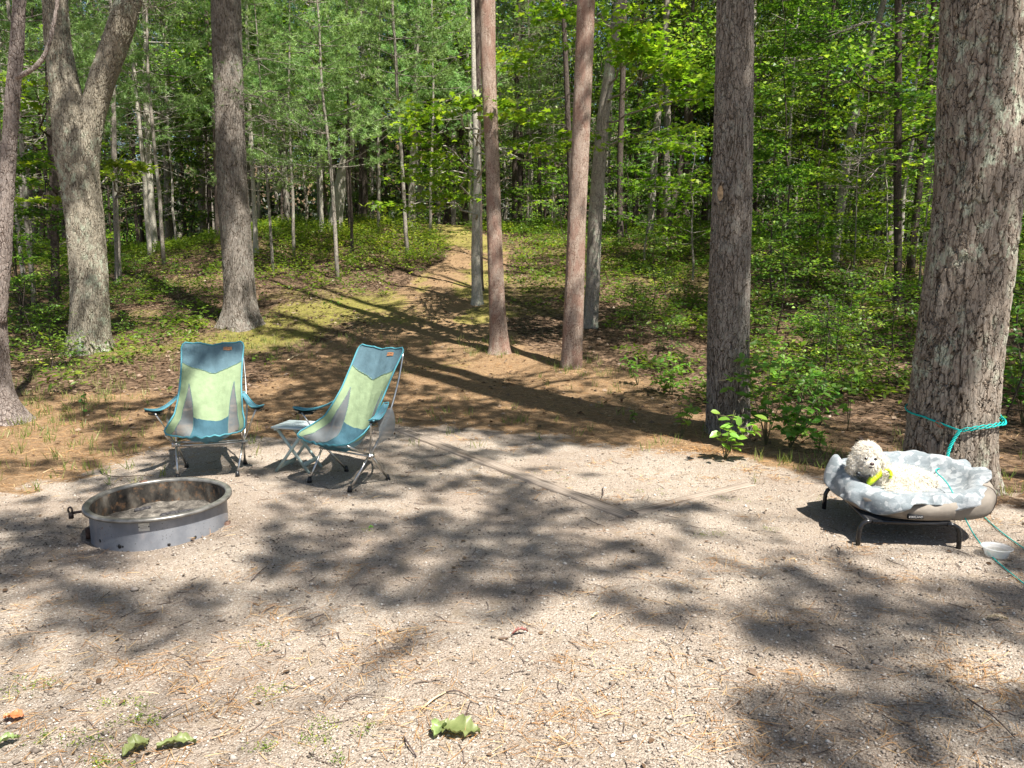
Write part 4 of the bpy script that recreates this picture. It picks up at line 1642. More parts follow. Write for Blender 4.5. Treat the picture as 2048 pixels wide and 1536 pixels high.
tag(o, 'tiny green weeds sprouting through the gravel', 'weeds', None, 'stuff')

# pebbles in the gravel
n = 60000
yy = 1.9 + 6.5 * rng.random(n) ** 1.7
xx = rng.uniform(-1, 1, n) * (yy * .72 + .3)
k = rng.random(n) < m_gravel(xx, yy)
xx, yy = xx[k], yy[k]
n = len(xx)
sz = np.exp(rng.normal(math.log(.0036), .38, n)) * np.where(rng.random(n) < .01, 2.0, 1)
oct_ = np.array([[1, 0, 0], [-1, 0, 0], [0, 1, 0], [0, -1, 0], [0, 0, 1], [0, 0, -1]], float)
V = oct_[None] * (1 + rng.normal(size=(n, 6, 1)) * .25) + rng.normal(size=(n, 6, 3)) * .12
an = rng.random(n) * 6.28
ca_, sa_ = np.cos(an), np.sin(an)
X_ = V[..., 0] * ca_[:, None] - V[..., 1] * sa_[:, None]
Y_ = V[..., 0] * sa_[:, None] + V[..., 1] * ca_[:, None]
V = np.stack([X_ * 1.25, Y_, V[..., 2] * .7], -1) * sz[:, None, None]
V += place_on(xx, yy, .0)[:, None, :] + np.array([0, 0, 1]) * (sz * .25 + .001)[:, None, None]
T8 = np.array([[0, 2, 4], [2, 1, 4], [1, 3, 4], [3, 0, 4], [2, 0, 5], [1, 2, 5], [3, 1, 5], [0, 3, 5]])
Fc = (np.arange(n)[:, None, None] * 6 + T8[None]).reshape(-1, 3)
pm = M('pebble', .8, .3)
pm.color(pm.ramp(pm.attr('rnd'), [(0, (.10, .08, .065)), (.3, (.24, .195, .155)), (.6, (.34, .285, .235)), (.88, (.44, .39, .34)), (1, (.58, .54, .48))]))
me = np_mesh('pebbles', V.reshape(-1, 3), [Fc], np.repeat(rng.random(n), 6), True)
o = obj('pebbles', me, pm.m)
tag(o, 'small mixed stones of the gravel pad', 'gravel', None, 'stuff')

# dry pine needles: clumps on the gravel and a carpet on the duff
cx_, cy_, cn = [], [], []
for a_, b_, m in [(780, 1275, 60), (800, 1290, 50), (700, 1320, 40), (350, 1335, 50), (240, 1340, 40), (290, 1325, 25), (620, 1265, 20), (560, 1225, 26), (560, 1140, 26), (700, 1140, 40), (650, 1180, 20),
                  (800, 1340, 30), (430, 1370, 24), (120, 1440, 30), (450, 1420, 30), (640, 1400, 24), (790, 1425, 40), (850, 1450, 30), (1130, 1325, 50), (1185, 1290, 26), (1260, 1345, 30), (1130, 1430, 40), (1090, 1500, 40),
                  (1150, 1420, 30), (1490, 1370, 24), (1630, 1345, 26), (1900, 1330, 60), (1960, 1360, 60), (2020, 1400, 50), (1880, 1290, 30), (1540, 1500, 20), (1600, 1230, 26), (1440, 1130, 20), (1720, 1100, 50),
                  (1560, 1130, 24), (1250, 1230, 20), (1150, 1190, 20), (1820, 1160, 30), (1000, 1440, 14), (60, 1350, 18), (700, 1365, 24), (480, 1470, 20), (560, 1450, 20), (30, 1300, 14), (1400, 900, 80), (1440, 905, 70),
                  (1480, 900, 60), (1350, 905, 50), (1300, 960, 26), (1420, 960, 26), (1500, 940, 50), (1560, 960, 40), (1980, 1040, 60), (1960, 1000, 40), (1700, 1060, 20), (1200, 930, 26), (1020, 900, 40), (930, 880, 40)]:
    p = gpt(a_, b_)
    cx_.append(p.x)
    cy_.append(p.y)
    cn.append(m)
for q in range(330):
    p = gpt(rng.uniform(-50, 2100), rng.uniform(1120, 1580) if rng.random() < .6 else rng.uniform(980, 1560))
    cx_.append(p.x)
    cy_.append(p.y)
    cn.append(int(rng.uniform(2, 16)))
cx_, cy_, cn = np.array(cx_), np.array(cy_), np.array(cn)
idx = np.repeat(np.arange(len(cx_)), cn)
m = len(idx)
x1 = cx_[idx] + rng.normal(size=m) * .075
y1 = cy_[idx] + rng.normal(size=m) * .05
n2 = 26000
x2 = rng.uniform(-6.5, 6.5, n2)
y2 = rng.uniform(5.0, 11.5, n2)
k = rng.random(n2) < m_duff(x2, y2) * (1 - m_gravel(x2, y2)) + .22 * m_gravel(x2, y2) * (fbm(x2, y2, 2, 77) > .5)
x, y = np.concatenate([x1, x2[k]]), np.concatenate([y1, y2[k]])
m = len(x)
D = rdir(rng, m)
D[:, 2] = D[:, 2] * .12 + .03
ori = np.concatenate([(rng.normal(size=len(cx_)) * 2)[idx], np.zeros(k.sum())])
s = Soup()
s.add(place_on(x, y, .006), D, rdir(rng, m, 1.5), rng.uniform(.045, .11, m), np.where(y > 5, .0032, .0021), 'strip')
o = obj('pine_needles', s.mesh('pine_needles'), MAT['needle'])
tag(o, 'rust brown pine needles strewn in clumps over gravel and path', 'pine needles', None, 'stuff')
# dark crumbs of bark and soil round the ring, small twigs strewn about
gt = Geo()
for q in range(330):
    p = gpt(rng.uniform(-30, 2080), rng.uniform(900, 1560) if q % 3 else rng.uniform(700, 1000))
    L = rng.uniform(.03, .13)
    an = rng.random() * 6.28
    P = np.array([[p.x + L * t_ * math.cos(an + .3 * t_), p.y + L * t_ * math.sin(an + .3 * t_), 0] for t_ in (0, .5, 1)])
    P[:, 2] = gz(P[:, 0], P[:, 1]) + .005
    gt.tube(P, [.0022, .0018, .001], 4)
o = obj('twig_litter', gt.mesh('twig_litter'), MAT['twig'])
tag(o, 'small broken twigs strewn over the gravel', 'twigs', None, 'stuff')
gt = Geo()
n = 420
p_ = rng.normal(size=(n, 2)) * np.array([.30, .28]) + np.array([-2.85, 4.4])
p2 = rng.normal(size=(n // 2, 2)) * np.array([.25, .2]) + np.array([-1.35, 4.25])
p_ = np.concatenate([p_, p2])
V = []
for (x_, y_) in p_:
    r_ = rng.uniform(.002, .008)
    if math.hypot(x_ - RING_X, y_ - RING_Y) < .46:
        continue
    vv = (oct_ * (1 + rng.normal(size=(6, 1)) * .3)) * r_ * np.array([1, 1, .7])
    gt.add(vv + np.array([x_, y_, gz1(x_, y_) + r_ * .3]), T8)
o = obj('charred_crumbs', gt.mesh('charred_crumbs', False), plain('char_crumb', (.11, .09, .075), .9, .1, nscale=40, namt=.5))
tag(o, 'dark crumbs of charcoal and bark scattered round the fire ring', 'debris', None, 'stuff')

#@@OBJECTS@@
# ------------------------------------------------------------------ materials of the camp things
MAT['teal'] = plain('teal_edging', (.07, .25, .30), .6, .3)
MAT['alu'] = plain('aluminium_tube', (.62, .60, .57), .28, .5, metal=1, nscale=40, namt=.12)
MAT['black'] = plain('black_plastic', (.015, .015, .016), .4, .4)
MAT['blackm'] = plain('black_painted_steel', (.012, .012, .013), .25, .5)


def cloth(name, c, c2=None, weave=900, rough=.85):
    a = M(name, rough=rough, spec=.2)
    n = a.noise(a.oc(), 16, 4)
    a.color(a.mix(a.mr(n, .35, .65), c, c2 or tuple(x * .86 for x in c)))
    wv = a.noise(a.oc((1, 1, 1)), weave, 1)
    a.bump(a.math('ADD', a.math('MULTIPLY', wv, .2), a.math('MULTIPLY', a.noise(a.oc(), 12, 3), 1.5)), .006, .8)
    t = a.node('ShaderNodeBsdfTranslucent')
    a.put(t.inputs[0], (*c, 1))
    mx = a.node('ShaderNodeMixShader')
    mx.inputs[0].default_value = .2
    a.link(a.b.outputs[0], mx.inputs[1])
    a.link(t.outputs[0], mx.inputs[2])
    a.link(mx.outputs[0], a.out.inputs['Surface'])
    return a.m


MAT['green_cloth'] = cloth('lime_green_cloth', (.31, .40, .235))
MAT['blue_cloth'] = cloth('slate_blue_cloth', (.12, .205, .245))
MAT['seat_cloth'] = cloth('deep_teal_cloth', (.06, .14, .18))
MAT['arm_cloth'] = cloth('arm_teal_cloth', (.12, .27, .33))
# open mesh cloth
a = M('grey_open_mesh', rough=.8)
a.color((.17, .19, .20))
tr = a.node('ShaderNodeBsdfTransparent')
mx = a.node('ShaderNodeMixShader')
mx.inputs[0].default_value = .32
a.link(a.b.outputs[0], mx.inputs[1])
a.link(tr.outputs[0], mx.inputs[2])
a.link(mx.outputs[0], a.out.inputs['Surface'])
MAT['mesh'] = a.m


def lerp_path(v, pts):
    ks = [p[0] for p in pts]
    return [np.interp(v, ks, [p[j] for p in pts]) for j in range(1, len(pts[0]))]


def smooth1(arr, k=9):
    pad = np.pad(arr, k // 2, mode='reflect', reflect_type='odd')
    return np.convolve(pad, np.ones(k) / k, 'valid')


def make_chair(px, py, rz, label, dv):
    b = gpt(px, py)
    root = empty('camp_chair', b, rz, label, 'camp chair', 'high-backed green camp chairs')
    nu, nv = 121, 241
    v = np.linspace(0, 1, nv)
    cyy, czz = lerp_path(v, [(0, -.27, .34), (.12, -.18, .29), (.24, -.06, .245), (.36, .05, .27), (.48, .125, .39), (.65, .205, .57), (.82, .30, .77), (.93, .365, .90), (1, .40, .972)])
    eyy, ezz = lerp_path(v, [(0, -.25, .36), (.12, -.19, .385), (.25, -.08, .42), (.38, .02, .47), (.5, .095, .555), (.65, .185, .67), (.82, .29, .83), (1, .40, .99)])
    (hw_,) = lerp_path(v, [(0, .235), (.04, .268), (.12, .285), (.25, .275), (.38, .252), (.5, .24), (.65, .23), (.82, .232), (.955, .24), (.985, .232), (1, .212)])
    cyy, czz, eyy, ezz = [smooth1(q, 13) for q in (cyy, czz, eyy, ezz)]
    hw_ = smooth1(hw_, 3)
    u = np.linspace(-1, 1, nu)
    U, V_ = np.meshgrid(u, v, indexing='ij')
    wgt = np.abs(U) ** 2.0
    Y_ = cyy[None] * (1 - wgt) + eyy[None] * wgt
    Z_ = czz[None] * (1 - wgt) + ezz[None] * wgt
    Z_ = Z_ + .006 * np.sin(U * 7 + V_ * 5) * (1 - wgt) * sstep(.3, .6, V_) + (fbm(U * 2 + dv, V_ * 4, 2, 5) - .5) * .018 * (1 - wgt)
    # slack at the top hem and wrinkles at the seat
    Z_ = Z_ + .010 * np.sin(U * 22) * (1 - sstep(.10, .40, V_)) * (1 - wgt) * .5
    X_ = U * hw_[None]
    G = np.stack([X_, Y_, Z_], -1)
    um, vm = (U[:-1, :-1] + U[1:, 1:]) / 2, (V_[:-1, :-1] + V_[1:, 1:]) / 2
    au = np.abs(um)
    inner = np.interp(vm, [.05, .2, .42, .58, .70], [.46, .52, .52, .60, .73])
    outer = np.interp(vm, [.05, .3, .5, .70], [.82, .85, .83, .75])
    head = vm > .835 - .030 * (1 - au)
    meshp = (vm > .05) & (vm < .70) & (au > inner) & (au < outer)
    seat = ((vm < .475 - .012 * um ** 2) & (au <= inner)) | (vm <= .05)
    green = ~(head | meshp | seat)

    def panel(name, mask, mat):
        iu, iv = np.nonzero(mask)
        a_ = iu * nv + iv
        Q = np.stack([a_, a_ + nv, a_ + nv + 1, a_ + 1], -1)
        used, inv = np.unique(Q, return_inverse=True)
        me = np_mesh(name, G.reshape(-1, 3)[used], [inv.reshape(-1, 4)], None, True)
        return obj(name, me, MAT[mat], root)
    panel('headrest_panel', head, 'blue_cloth')
    panel('back_panel', green, 'green_cloth')
    panel('seat_panel', seat, 'seat_cloth')
    panel('mesh_panel', meshp & (um < 0), 'mesh')
    panel('mesh_panel', meshp & (um > 0), 'mesh')
    loop = np.concatenate([G[0, :], G[1:, -1], G[-1, ::-1][1:], G[::-1, 0][1:]])
    obj('edging', Geo().tube(loop, .0068, 6).mesh('edging'), MAT['teal'], root)
    # thin seams
    for sgn in (-1, 1):
        iu_ = [np.interp(q, [.05, .2, .42, .58, .70], [.46, .52, .52, .60, .73]) * sgn for q in np.linspace(.05, .70, 30)]
        P = [G[int(round((a_ + 1) / 2 * (nu - 1))), int(q * (nv - 1))] + np.array([0, -.003, .002]) for a_, q in zip(iu_, np.linspace(.05, .70, 30))]
        pass
    sm_ = plain('seam_thread', (.10, .20, .19), .8)
    vv = np.linspace(.05, .70, 60)
    for sgn in (-1, 1):
        for bnd in ([.46, .52, .52, .60, .73], [.82, .85, .83, .75]):
            kn = [.05, .2, .42, .58, .70] if len(bnd) == 5 else [.05, .3, .5, .70]
            P = [G[int(round((np.interp(q, kn, bnd) * sgn + 1) / 2 * (nu - 1))), int(q * (nv - 1))] + np.array([0, -.002, .002]) for q in vv]
            P = np.array(P)
            P = np.stack([smooth1(P[:, c_], 5) for c_ in range(3)], -1)
            obj('seam', Geo().tube(P, .0016, 4).mesh('seam'), sm_, root)
    P = np.array([G[i_, int((.835 - .030 * (1 - abs(i_ / (nu - 1) * 2 - 1))) * (nv - 1))] + np.array([0, -.003, .001]) for i_ in range(0, nu, 3)])
    obj('seam', Geo().tube(P, .0018, 4).mesh('seam'), sm_, root)
    # brand patch, blank brown
    q = G[80:98, 226:233] + np.array([0, -.004, .003])
    g = Geo().grid(q)
    obj('patch', g.mesh('patch'), plain('brown_leather_patch', (.36, .17, .08), .6), root)
    q2 = G[82:96:2, 229:231] + np.array([0, -.0055, .004])
    g = Geo()
    for k in (0, 1, 3, 4, 5):
        c = q2[k].mean(0)
        g.box(c, (.004, .001, .004))
    obj('patch_print', g.mesh('patch_print', False), MAT['black'], root)['kind'] = 'stuff'
    for sgn in (-1, 1):
        hub = np.array([sgn * .25, 0, .235])
        ff = (sgn * .215, -.18, .012)
        rf = (sgn * .225, .20, .012)
        obj('leg', Geo().tube([hub + (0, 0, .02), ff], .0085, 8).mesh('leg'), MAT['alu'], root)
        obj('leg', Geo().tube([hub + (0, 0, .01), rf], .0085, 8).mesh('leg'), MAT['alu'], root)
        for f_ in (ff, rf):
            obj('foot', Geo().tube([(f_[0], f_[1], 0), (f_[0], f_[1], .02), (f_[0] * .995, f_[1] * .97, .045)], [.019, .016, .011], 10).mesh('foot'), MAT['black'], root)
        ts = np.linspace(0, 1, 14)
        bp_ = np.stack([np.interp(ts, [0, .25, .6, 1], [sgn * .25, sgn * .268, sgn * .25, sgn * .222]),
                        smooth1(np.interp(ts, [0, .25, .6, 1], [0, .15, .30, .405]), 5), np.interp(ts, [0, .25, .6, 1], [.235, .44, .70, .965])], -1)
        obj('back_pole', Geo().tube(bp_, .0075, 8).mesh('back_pole'), MAT['alu'], root)
        obj('seat_pole', Geo().tube([hub, (sgn * .262, -.13, .30), (sgn * .268, -.235, .355)], .0075, 8).mesh('seat_pole'), MAT['alu'], root)
        obj('arm_pole', Geo().tube([hub, (sgn * .32, -.06, .40), (sgn * .365, -.10, .505)], .0065, 8).mesh('arm_pole'), MAT['alu'], root)
        obj('hub', Geo().tube([hub - (sgn * .03, 0, 0), hub + (sgn * .03, 0, 0)], .015, 8).box(hub, (.03, .05, .03)).mesh('hub', False), MAT['alu'], root)
        # padded arm
        s_ = np.linspace(0, 1, 15)
        ax_ = np.interp(s_, [0, .4, .75, 1], [.238, .30, .355, .425]) * sgn
        ay_ = np.interp(s_, [0, .4, .75, 1], [.19, .06, -.06, -.13])
        az_ = smooth1(np.interp(s_, [0, .4, .75, 1], [.60, .535, .515, .545]), 5)
        aw_ = np.interp(s_, [0, .3, .8, .95, 1], [.022, .032, .042, .03, .012])
        rowsA = []
        for w_ in (-1, -.5, 0, .5, 1):
            rowsA.append(np.stack([ax_ + sgn * w_ * aw_ * .45, ay_ + w_ * aw_ * .8 * 1.0, az_ - .012 * (1 - w_ * w_)], -1))
        G2 = np.array(rowsA)
        ar = obj('armrest', Geo().grid(G2, flip=sgn > 0).mesh('armrest'), MAT['arm_cloth'], root)
        lp = np.concatenate([G2[0], G2[-1][::-1], G2[0][:1]])
        obj('arm_edging', Geo().tube(lp, .004, 5).mesh('arm_edging'), MAT['teal'], ar)
        obj('arm_cup', Geo().grid((G2[:, 8:] - np.array([0, 0, .012]))).grid(G2[:, 9:14] * np.array([1, 1, 1]) - np.array([0, 0, .03]), flip=True).mesh('arm_cup'), MAT['black'], ar)
    obj('cross_bar', Geo().tube([(-.275, -.018, .225), (.275, -.018, .235)], .0075, 8).mesh('cross_bar'), MAT['alu'], root)
    obj('cross_bar', Geo().tube([(-.26, .02, .245), (.26, .02, .238)], .0075, 8).mesh('cross_bar'), MAT['alu'], root)
    # mesh pouch hanging from one arm
    G3 = np.array([[[-.285 - .03 * math.sin(PI * a_), .03 + .17 * b_, .53 - .22 * a_ + .04 * b_] for b_ in np.linspace(0, 1, 6)] for a_ in np.linspace(0, 1, 7)])
    if dv:
        G3[..., 0] *= -1
    obj('pouch', Geo().grid(G3).mesh('pouch'), MAT['mesh'], root)
    # stuff sack strap under the seat
    return root


make_chair(424, 944, math.radians(12), 'green and blue high-backed camp chair facing the camera straight behind the fire ring', 0)
make_chair(695, 963, math.radians(-35), 'green and blue high-backed camp chair turned sideways beside the small folding table', 1)

# ------------------------------------------------------------------ small folding table
tbp = gpt(599, 938)
t = empty('folding_table', tbp, math.radians(-14), 'small pale folding side table next to the sideways chair', 'side table')
tm = plain('pale_blue_grey_table', (.50, .58, .58), .5, .4, nscale=20, namt=.06)
tm2 = plain('sage_table_leg', (.40, .50, .47), .5, .4)
for k in range(5):
    obj('slat', Geo().box((0, -.116 + .058 * k, .358), (.30, .054, .014)).mesh('slat', False), tm, t)
obj('top_rail', Geo().box((-.12, 0, .343), (.02, .27, .014)).box((.12, 0, .343), (.02, .27, .014)).mesh('top_rail', False), tm, t)
for sy in (-.10, .10):
    for (xa, xb, oy) in ((-.12, .14, 0), (.12, -.14, .014)):
        L = math.hypot(xb - xa, .34)
        obj('leg', Geo().box(((xa + xb) / 2, sy + oy * np.sign(sy), .17), (.022, .010, L), Matrix.Rotation(math.atan2(xb - xa, -.34) + PI, 4, 'Y')).mesh('leg', False), tm2, t)
obj('stretcher', Geo().box((.105, 0, .07), (.012, .21, .035)).mesh('stretcher', False), tm2, t)
obj('stretcher', Geo().box((-.105, 0, .045), (.012, .235, .03)).mesh('stretcher', False), tm2, t)

# ------------------------------------------------------------------ fire ring
rc = np.array([RING_X, RING_Y, .183])
fr = empty('fire_ring', rc, 0, 'round grey steel fire ring with a rolled rim and a small metal plate', 'fire ring')
fr.rotation_euler = (math.radians(1.2), 0, 0)
fr.scale = (.92, .92, 1)
a = M('blued_steel_scorched', rough=.42, spec=.5)
a.b.inputs['Metallic'].default_value = .35
n1 = a.noise(a.oc(), 6, 5)
n2 = a.noise(a.oc(), 70, 4, .7)
n3 = a.noise(a.oc((1, 1, .35)), 5, 5, .7)
c = a.mix(a.mr(n1, .35, .65), (.19, .205, .235), (.28, .295, .325))
c = a.mix(a.mr(n3, .5, .68, 0, .6), c, (.36, .33, .33))
c = a.mix(a.math('MULTIPLY', a.mr(n2, .58, .66), a.mr(a.noise(a.oc(), 4.2, 2), .47, .60)), c, (.24, .10, .05))
c = a.mix(a.math('MULTIPLY', a.mr(a.noise(a.oc(), 90, 2), .66, .7), a.mr(n1, .45, .6)), c, (.03, .03, .03))
a.color(c)
a.bump(n2, .002, .5)
MAT['steel'] = a.m
a = M('burnt_steel_inside', rough=.85, spec=.2)
n1 = a.noise(a.oc((1, 1, .6)), 5, 6, .65)
n2 = a.noise(a.oc(), 22, 5, .7)
c = a.ramp(n1, [(.38, (.014, .013, .012)), (.48, (.055, .048, .04)), (.58, (.15, .13, .105)), (.72, (.28, .255, .22))])
c = a.mix(a.mr(n2, .5, .7, 0, .6), c, (.22, .12, .06))
a.color(c)
a.bump(n2, .003, .6)
MAT['burnt'] = a.m
th = np.linspace(0, 2 * PI, 121)[:-1]


def lathe(prof, closed=True, thv=th, flip=False):
    G = np.array([[[r_ * math.cos(a_), r_ * math.sin(a_), z_] for r_, z_ in prof] for a_ in thv])
    return Geo().grid(G, closed_u=True, flip=flip)


obj('ring_wall', lathe([(.425, -.30), (.425, -.012)]).mesh('ring_wall'), MAT['steel'], fr)
obj('inner_wall', lathe([(.418, -.012), (.418, -.30)]).mesh('inner_wall'), MAT['burnt'], fr)
obj('rim', lathe([(.4175, -.014), (.4175, -.002), (.423, .003), (.452, .0035), (.4605, -.002), (.4615, -.016), (.4570, -.0175), (.453, -.006), (.4255, -.0065)]).mesh('rim'), plain('worn_steel_rim', (.19, .18, .165), .35, .5, metal=.5, nscale=14, namt=.35), fr)
# floor of ash
rr = np.linspace(0, .416, 26)
G = np.array([[[r_ * math.cos(a_), r_ * math.sin(a_), -.205 + .06 * float(fbm(np.array(r_ * math.cos(a_)), np.array(r_ * math.sin(a_)), 9, 3)) + .02 * (r_ / .4) ** 2] for r_ in rr] for a_ in th])
a = M('ash', rough=.95, spec=.1)
a.color(a.ramp(a.noise(a.oc(), 14, 6, .7), [(.34, (.03, .028, .025)), (.5, (.10, .09, .078)), (.7, (.26, .235, .20))]))
a.bump(a.noise(a.oc(), 60, 5, .7), .01, 1)
obj('ash_bed', Geo().grid(G, closed_u=True).mesh('ash_bed'), a.m, fr)
pa = math.radians(-78)
pl = Geo()
for r_ in (.4285,):
    seg_ = np.linspace(-.075, .075, 9)
    G = np.array([[[r_ * math.cos(pa + s_), r_ * math.sin(pa + s_), z_] for z_ in (-.075, -.028)] for s_ in seg_])
    pl.grid(G)
plo = obj('name_plate', pl.mesh('name_plate'), plain('stamped_plate', (.62, .60, .54), .5, .4, metal=.2, nscale=40, namt=.15), fr)
ln_ = Geo()
for zz_ in (-.042, -.050, -.058):
    G = np.array([[[.4292 * math.cos(pa + s_), .4292 * math.sin(pa + s_), z_] for z_ in (zz_ - .0012, zz_ + .0012)] for s_ in np.linspace(-.055, .045 if zz_ < -.045 else .0, 9)])
    ln_.grid(G)
obj('plate_print', ln_.mesh('plate_print'), plain('plate_ink', (.28, .24, .20), .6), plo)['kind'] = 'stuff'
for s_ in (-.066, .066):
    g = Geo().tube([(.427 * math.cos(pa + s_), .427 * math.sin(pa + s_), -.05), (.431 * math.cos(pa + s_), .431 * math.sin(pa + s_), -.05)], .004, 8)
    obj('rivet', g.mesh('rivet'), MAT['black'], plo)
for an, zz_, r_ in ((-100, -.168, .013), (-60, -.175, .010), (-38, -.168, .010), (-122, -.155, .010), (-97, -.168, .006)):
    an = math.radians(an)
    g = Geo().tube([(.421 * math.cos(an), .421 * math.sin(an), zz_), (.4268 * math.cos(an), .4268 * math.sin(an), zz_)], r_, 12)
    obj('drain_hole', g.mesh('drain_hole'), MAT['black'], fr)
# rod with a hooked eye at the far left, small lugs elsewhere
an = math.radians(183)
b_ = np.array([.43 * math.cos(an), .43 * math.sin(an), -.075])
pts = [b_, b_ + (-.10, 0, -.012), b_ + (-.15, .0, -.02)]
g = Geo().tube(pts, .009, 8)
loop_ = [b_ + np.array([-.165 + .014 * math.cos(q), -.005, .0 + .018 * math.sin(q)]) for q in np.linspace(-.9, 4.2, 14)]
g.tube(loop_, .006, 7).tube([b_ + (-.165, 0, -.02), b_ + (-.165, 0, -.055)], .016, 8)
obj('anchor_rod', g.mesh('anchor_rod'), plain('rusty_black_rod', (.05, .035, .03), .6, .3, nscale=50, namt=.4), fr)
for an, zz_ in ((205, -.17), (128, -.02), (4, -.20)):
    an = math.radians(an)
    g = Geo().box((.437 * math.cos(an), .437 * math.sin(an), zz_), (.03, .05, .06), Matrix.Rotation(an, 4, 'Z'))
    obj('lug', g.mesh('lug', False), plain('rusty_lug', (.10, .06, .045), .8, .2, nscale=40, namt=.4), fr)


def lump(P, R, seg=10, amp=.25, sd=0):
    g = Geo().tube(P, R, seg)
    V = np.concatenate(g.V)
    rg = np.random.default_rng(sd)
    V = V + rg.normal(size=V.shape) * np.mean(R) * amp * .35
    g.V = [V]
    return g


char = plain('charred_wood', (.045, .043, .045), .9, .2, nscale=60, namt=.6, bump=.01)
for k, (p0, p1, r_, lb) in enumerate([((324, 1031), (362, 1026), .020, 'black charred log end lying in the ash, nearest the plate'),
                                      ((352, 1024), (398, 1022), .022, 'longest charred log in the ring, lying along the ash'),
                                      ((272, 1018), (300, 1010), .016, 'short charred stick leaning by the far wall of the ring')]):
    yy_ = RING_Y + (.13, .17, .24)[k]
    A0 = at(p0[0], p0[1], yy_ - .03)
    A1 = at(p1[0], p1[1], yy_ + .03)
    A0[2] = A1[2] = .028
    nP = 9
    P = A0 + (A1 - A0) * np.linspace(-.1, 1.1, nP)[:, None]
    g = lump(P, r_ * np.array([.6, .9, 1, .95, 1.05, 1, .9, .8, .5]), 10, .5, k)
    o = obj('charred_log', g.mesh('charred_log', False), char)
    tag(o, lb, 'charred log', 'charred logs in the fire ring')

# ------------------------------------------------------------------ edging timbers sunk in the gravel
wood = M('weathered_timber', rough=.9, spec=.1)
nn = wood.noise(wood.oc((2, 60, 60)), 1, 5, .6)
wood.color(wood.ramp(nn, [(.36, (.10, .075, .055)), (.46, (.24, .195, .155)), (.6, (.33, .275, .225)), (.8, (.41, .355, .30))]))
wood.bump(nn, .006, .8)


def timber(a0, a1, wpx, lab, up):
    p, q = gpt(*a0), gpt(*a1)
    d = q - p
    L = d.length
    g = Geo()
    n = 30
    xs = np.linspace(-L / 2, L / 2, n)
    sec = [(-.5, -.05), (-.5, -.006), (-.44, 0), (-.2, .002), (.2, .002), (.44, 0), (.5, -.006), (.5, -.05)]
    G = np.array([[[x_, s_ * wpx + .003 * math.sin(x_ * 3), z_ + .0025 * math.sin(x_ * 9 + s_ * 5)] for s_, z_ in sec] for x_ in xs])
    g.grid(G, flip=False)
    g.add(G[0], [[0, 1, 2, 3, 4, 5, 6, 7][::-1]])
    g.add(G[-1], [[0, 1, 2, 3, 4, 5, 6, 7]])
    m_ = g.mesh('landscape_timber', False)
    mid = (p + q) / 2
    o = obj('landscape_timber', m_, wood.m, None, (mid.x, mid.y, (p.z + q.z) / 2 + up), (0, -math.asin(d.z / L), math.atan2(d.y, d.x)))
    return tag(o, lab, 'timber', 'flat timbers edging the gravel pad')


timber((796, 858), (1262, 1034), .125, 'longer weathered timber sunk in the gravel beside the sideways chair', .013)
timber((1268, 1024), (1500, 968), .11, 'shorter weathered timber half buried in gravel, running towards the dog bed', .006)

# ------------------------------------------------------------------ raised cot
FL, FRT, BL = gpt(1716, 1090), gpt(1917, 1097), gpt(1648, 1018)
BR = FRT + (BL - FL)
ctr = (FL + FRT + BL + BR) / 4
cot = empty('pet_cot', (ctr.x, ctr.y, 0), 0, 'raised black tubular pet cot carrying the soft dog bed', 'pet cot')
CZ = .148
corners = [FL, FRT, BR, BL]
cc = Vector((ctr.x, ctr.y, 0))
for p in corners:
    inn = (cc - Vector((p.x, p.y, 0))).normalized()
    gzp = gz1(p.x, p.y)
    q = Vector((p.x, p.y, 0))
    sx = 1 if inn.x > 0 else -1
    pts = [q + Vector((0, 0, gzp - .004)), q + Vector((0, 0, gzp + .05)), q + Vector((sx * .004, 0, CZ - .045)), q + Vector((sx * .016, 0, CZ - .018)), q + Vector((sx * .040, 0, CZ - .003)), q + Vector((sx * .075, 0, CZ))]
    g = Geo().tube([v_ - cc for v_ in pts], .0135, 10)
    obj('leg', g.mesh('leg'), MAT['blackm'], cot)
for i, nm in ((0, 'front'), (1, 'side'), (2, 'back'), (3, 'side')):
    p, q = corners[i], corners[(i + 1) % 4]
    p, q = Vector((p.x, p.y, CZ)), Vector((q.x, q.y, CZ))
    if i in (0, 2):
        d_ = (q - p).normalized() * .07
        p, q = p + d_, q - d_
    else:
        m_ = (cc.x - p.x)
        p.x += np.sign(m_) * .05
        q.x += np.sign(m_) * .05
    obj('rail', Geo().tube([p - cc, q - cc], .0125, 10).mesh('rail'), MAT['blackm'], cot)
V = [Vector((p.x + .05 * np.sign(cc.x - p.x), p.y, 0)) - cc for p in corners]
g = Geo().add([(v_.x, v_.y, CZ + .012) for v_ in V] + [(v_.x, v_.y, CZ + .004) for v_ in V], [[0, 1, 2, 3], [7, 6, 5, 4], [0, 4, 5, 1], [1, 5, 6, 2], [2, 6, 7, 3], [3, 7, 4, 0]])
obj('sling', g.mesh('sling', False), plain('black_sling_cloth', (.02, .02, .022), .9), cot)

# ------------------------------------------------------------------ bolster dog bed, blanket
BC = np.array([2.455, 4.605])
BA, BB = .405, .40


def se(th_, e=2.8):
    c_, s_ = np.cos(th_), np.sin(th_)
    r_ = (np.abs(c_) ** e + np.abs(s_) ** e) ** (-1 / e)
    return r_ * c_, r_ * s_


def top_z(th_):
    # rim height by direction: front lower, right and back higher
    return .325 + .035 * np.clip(np.cos(th_ - .5), -1, 1) - .030 * np.exp(-((np.mod(th_ + 2 * PI, 2 * PI) - 4.6) / .55) ** 2) + .02 * np.exp(-((np.mod(th_ + 2 * PI, 2 * PI) - 3.0) / .4) ** 2)


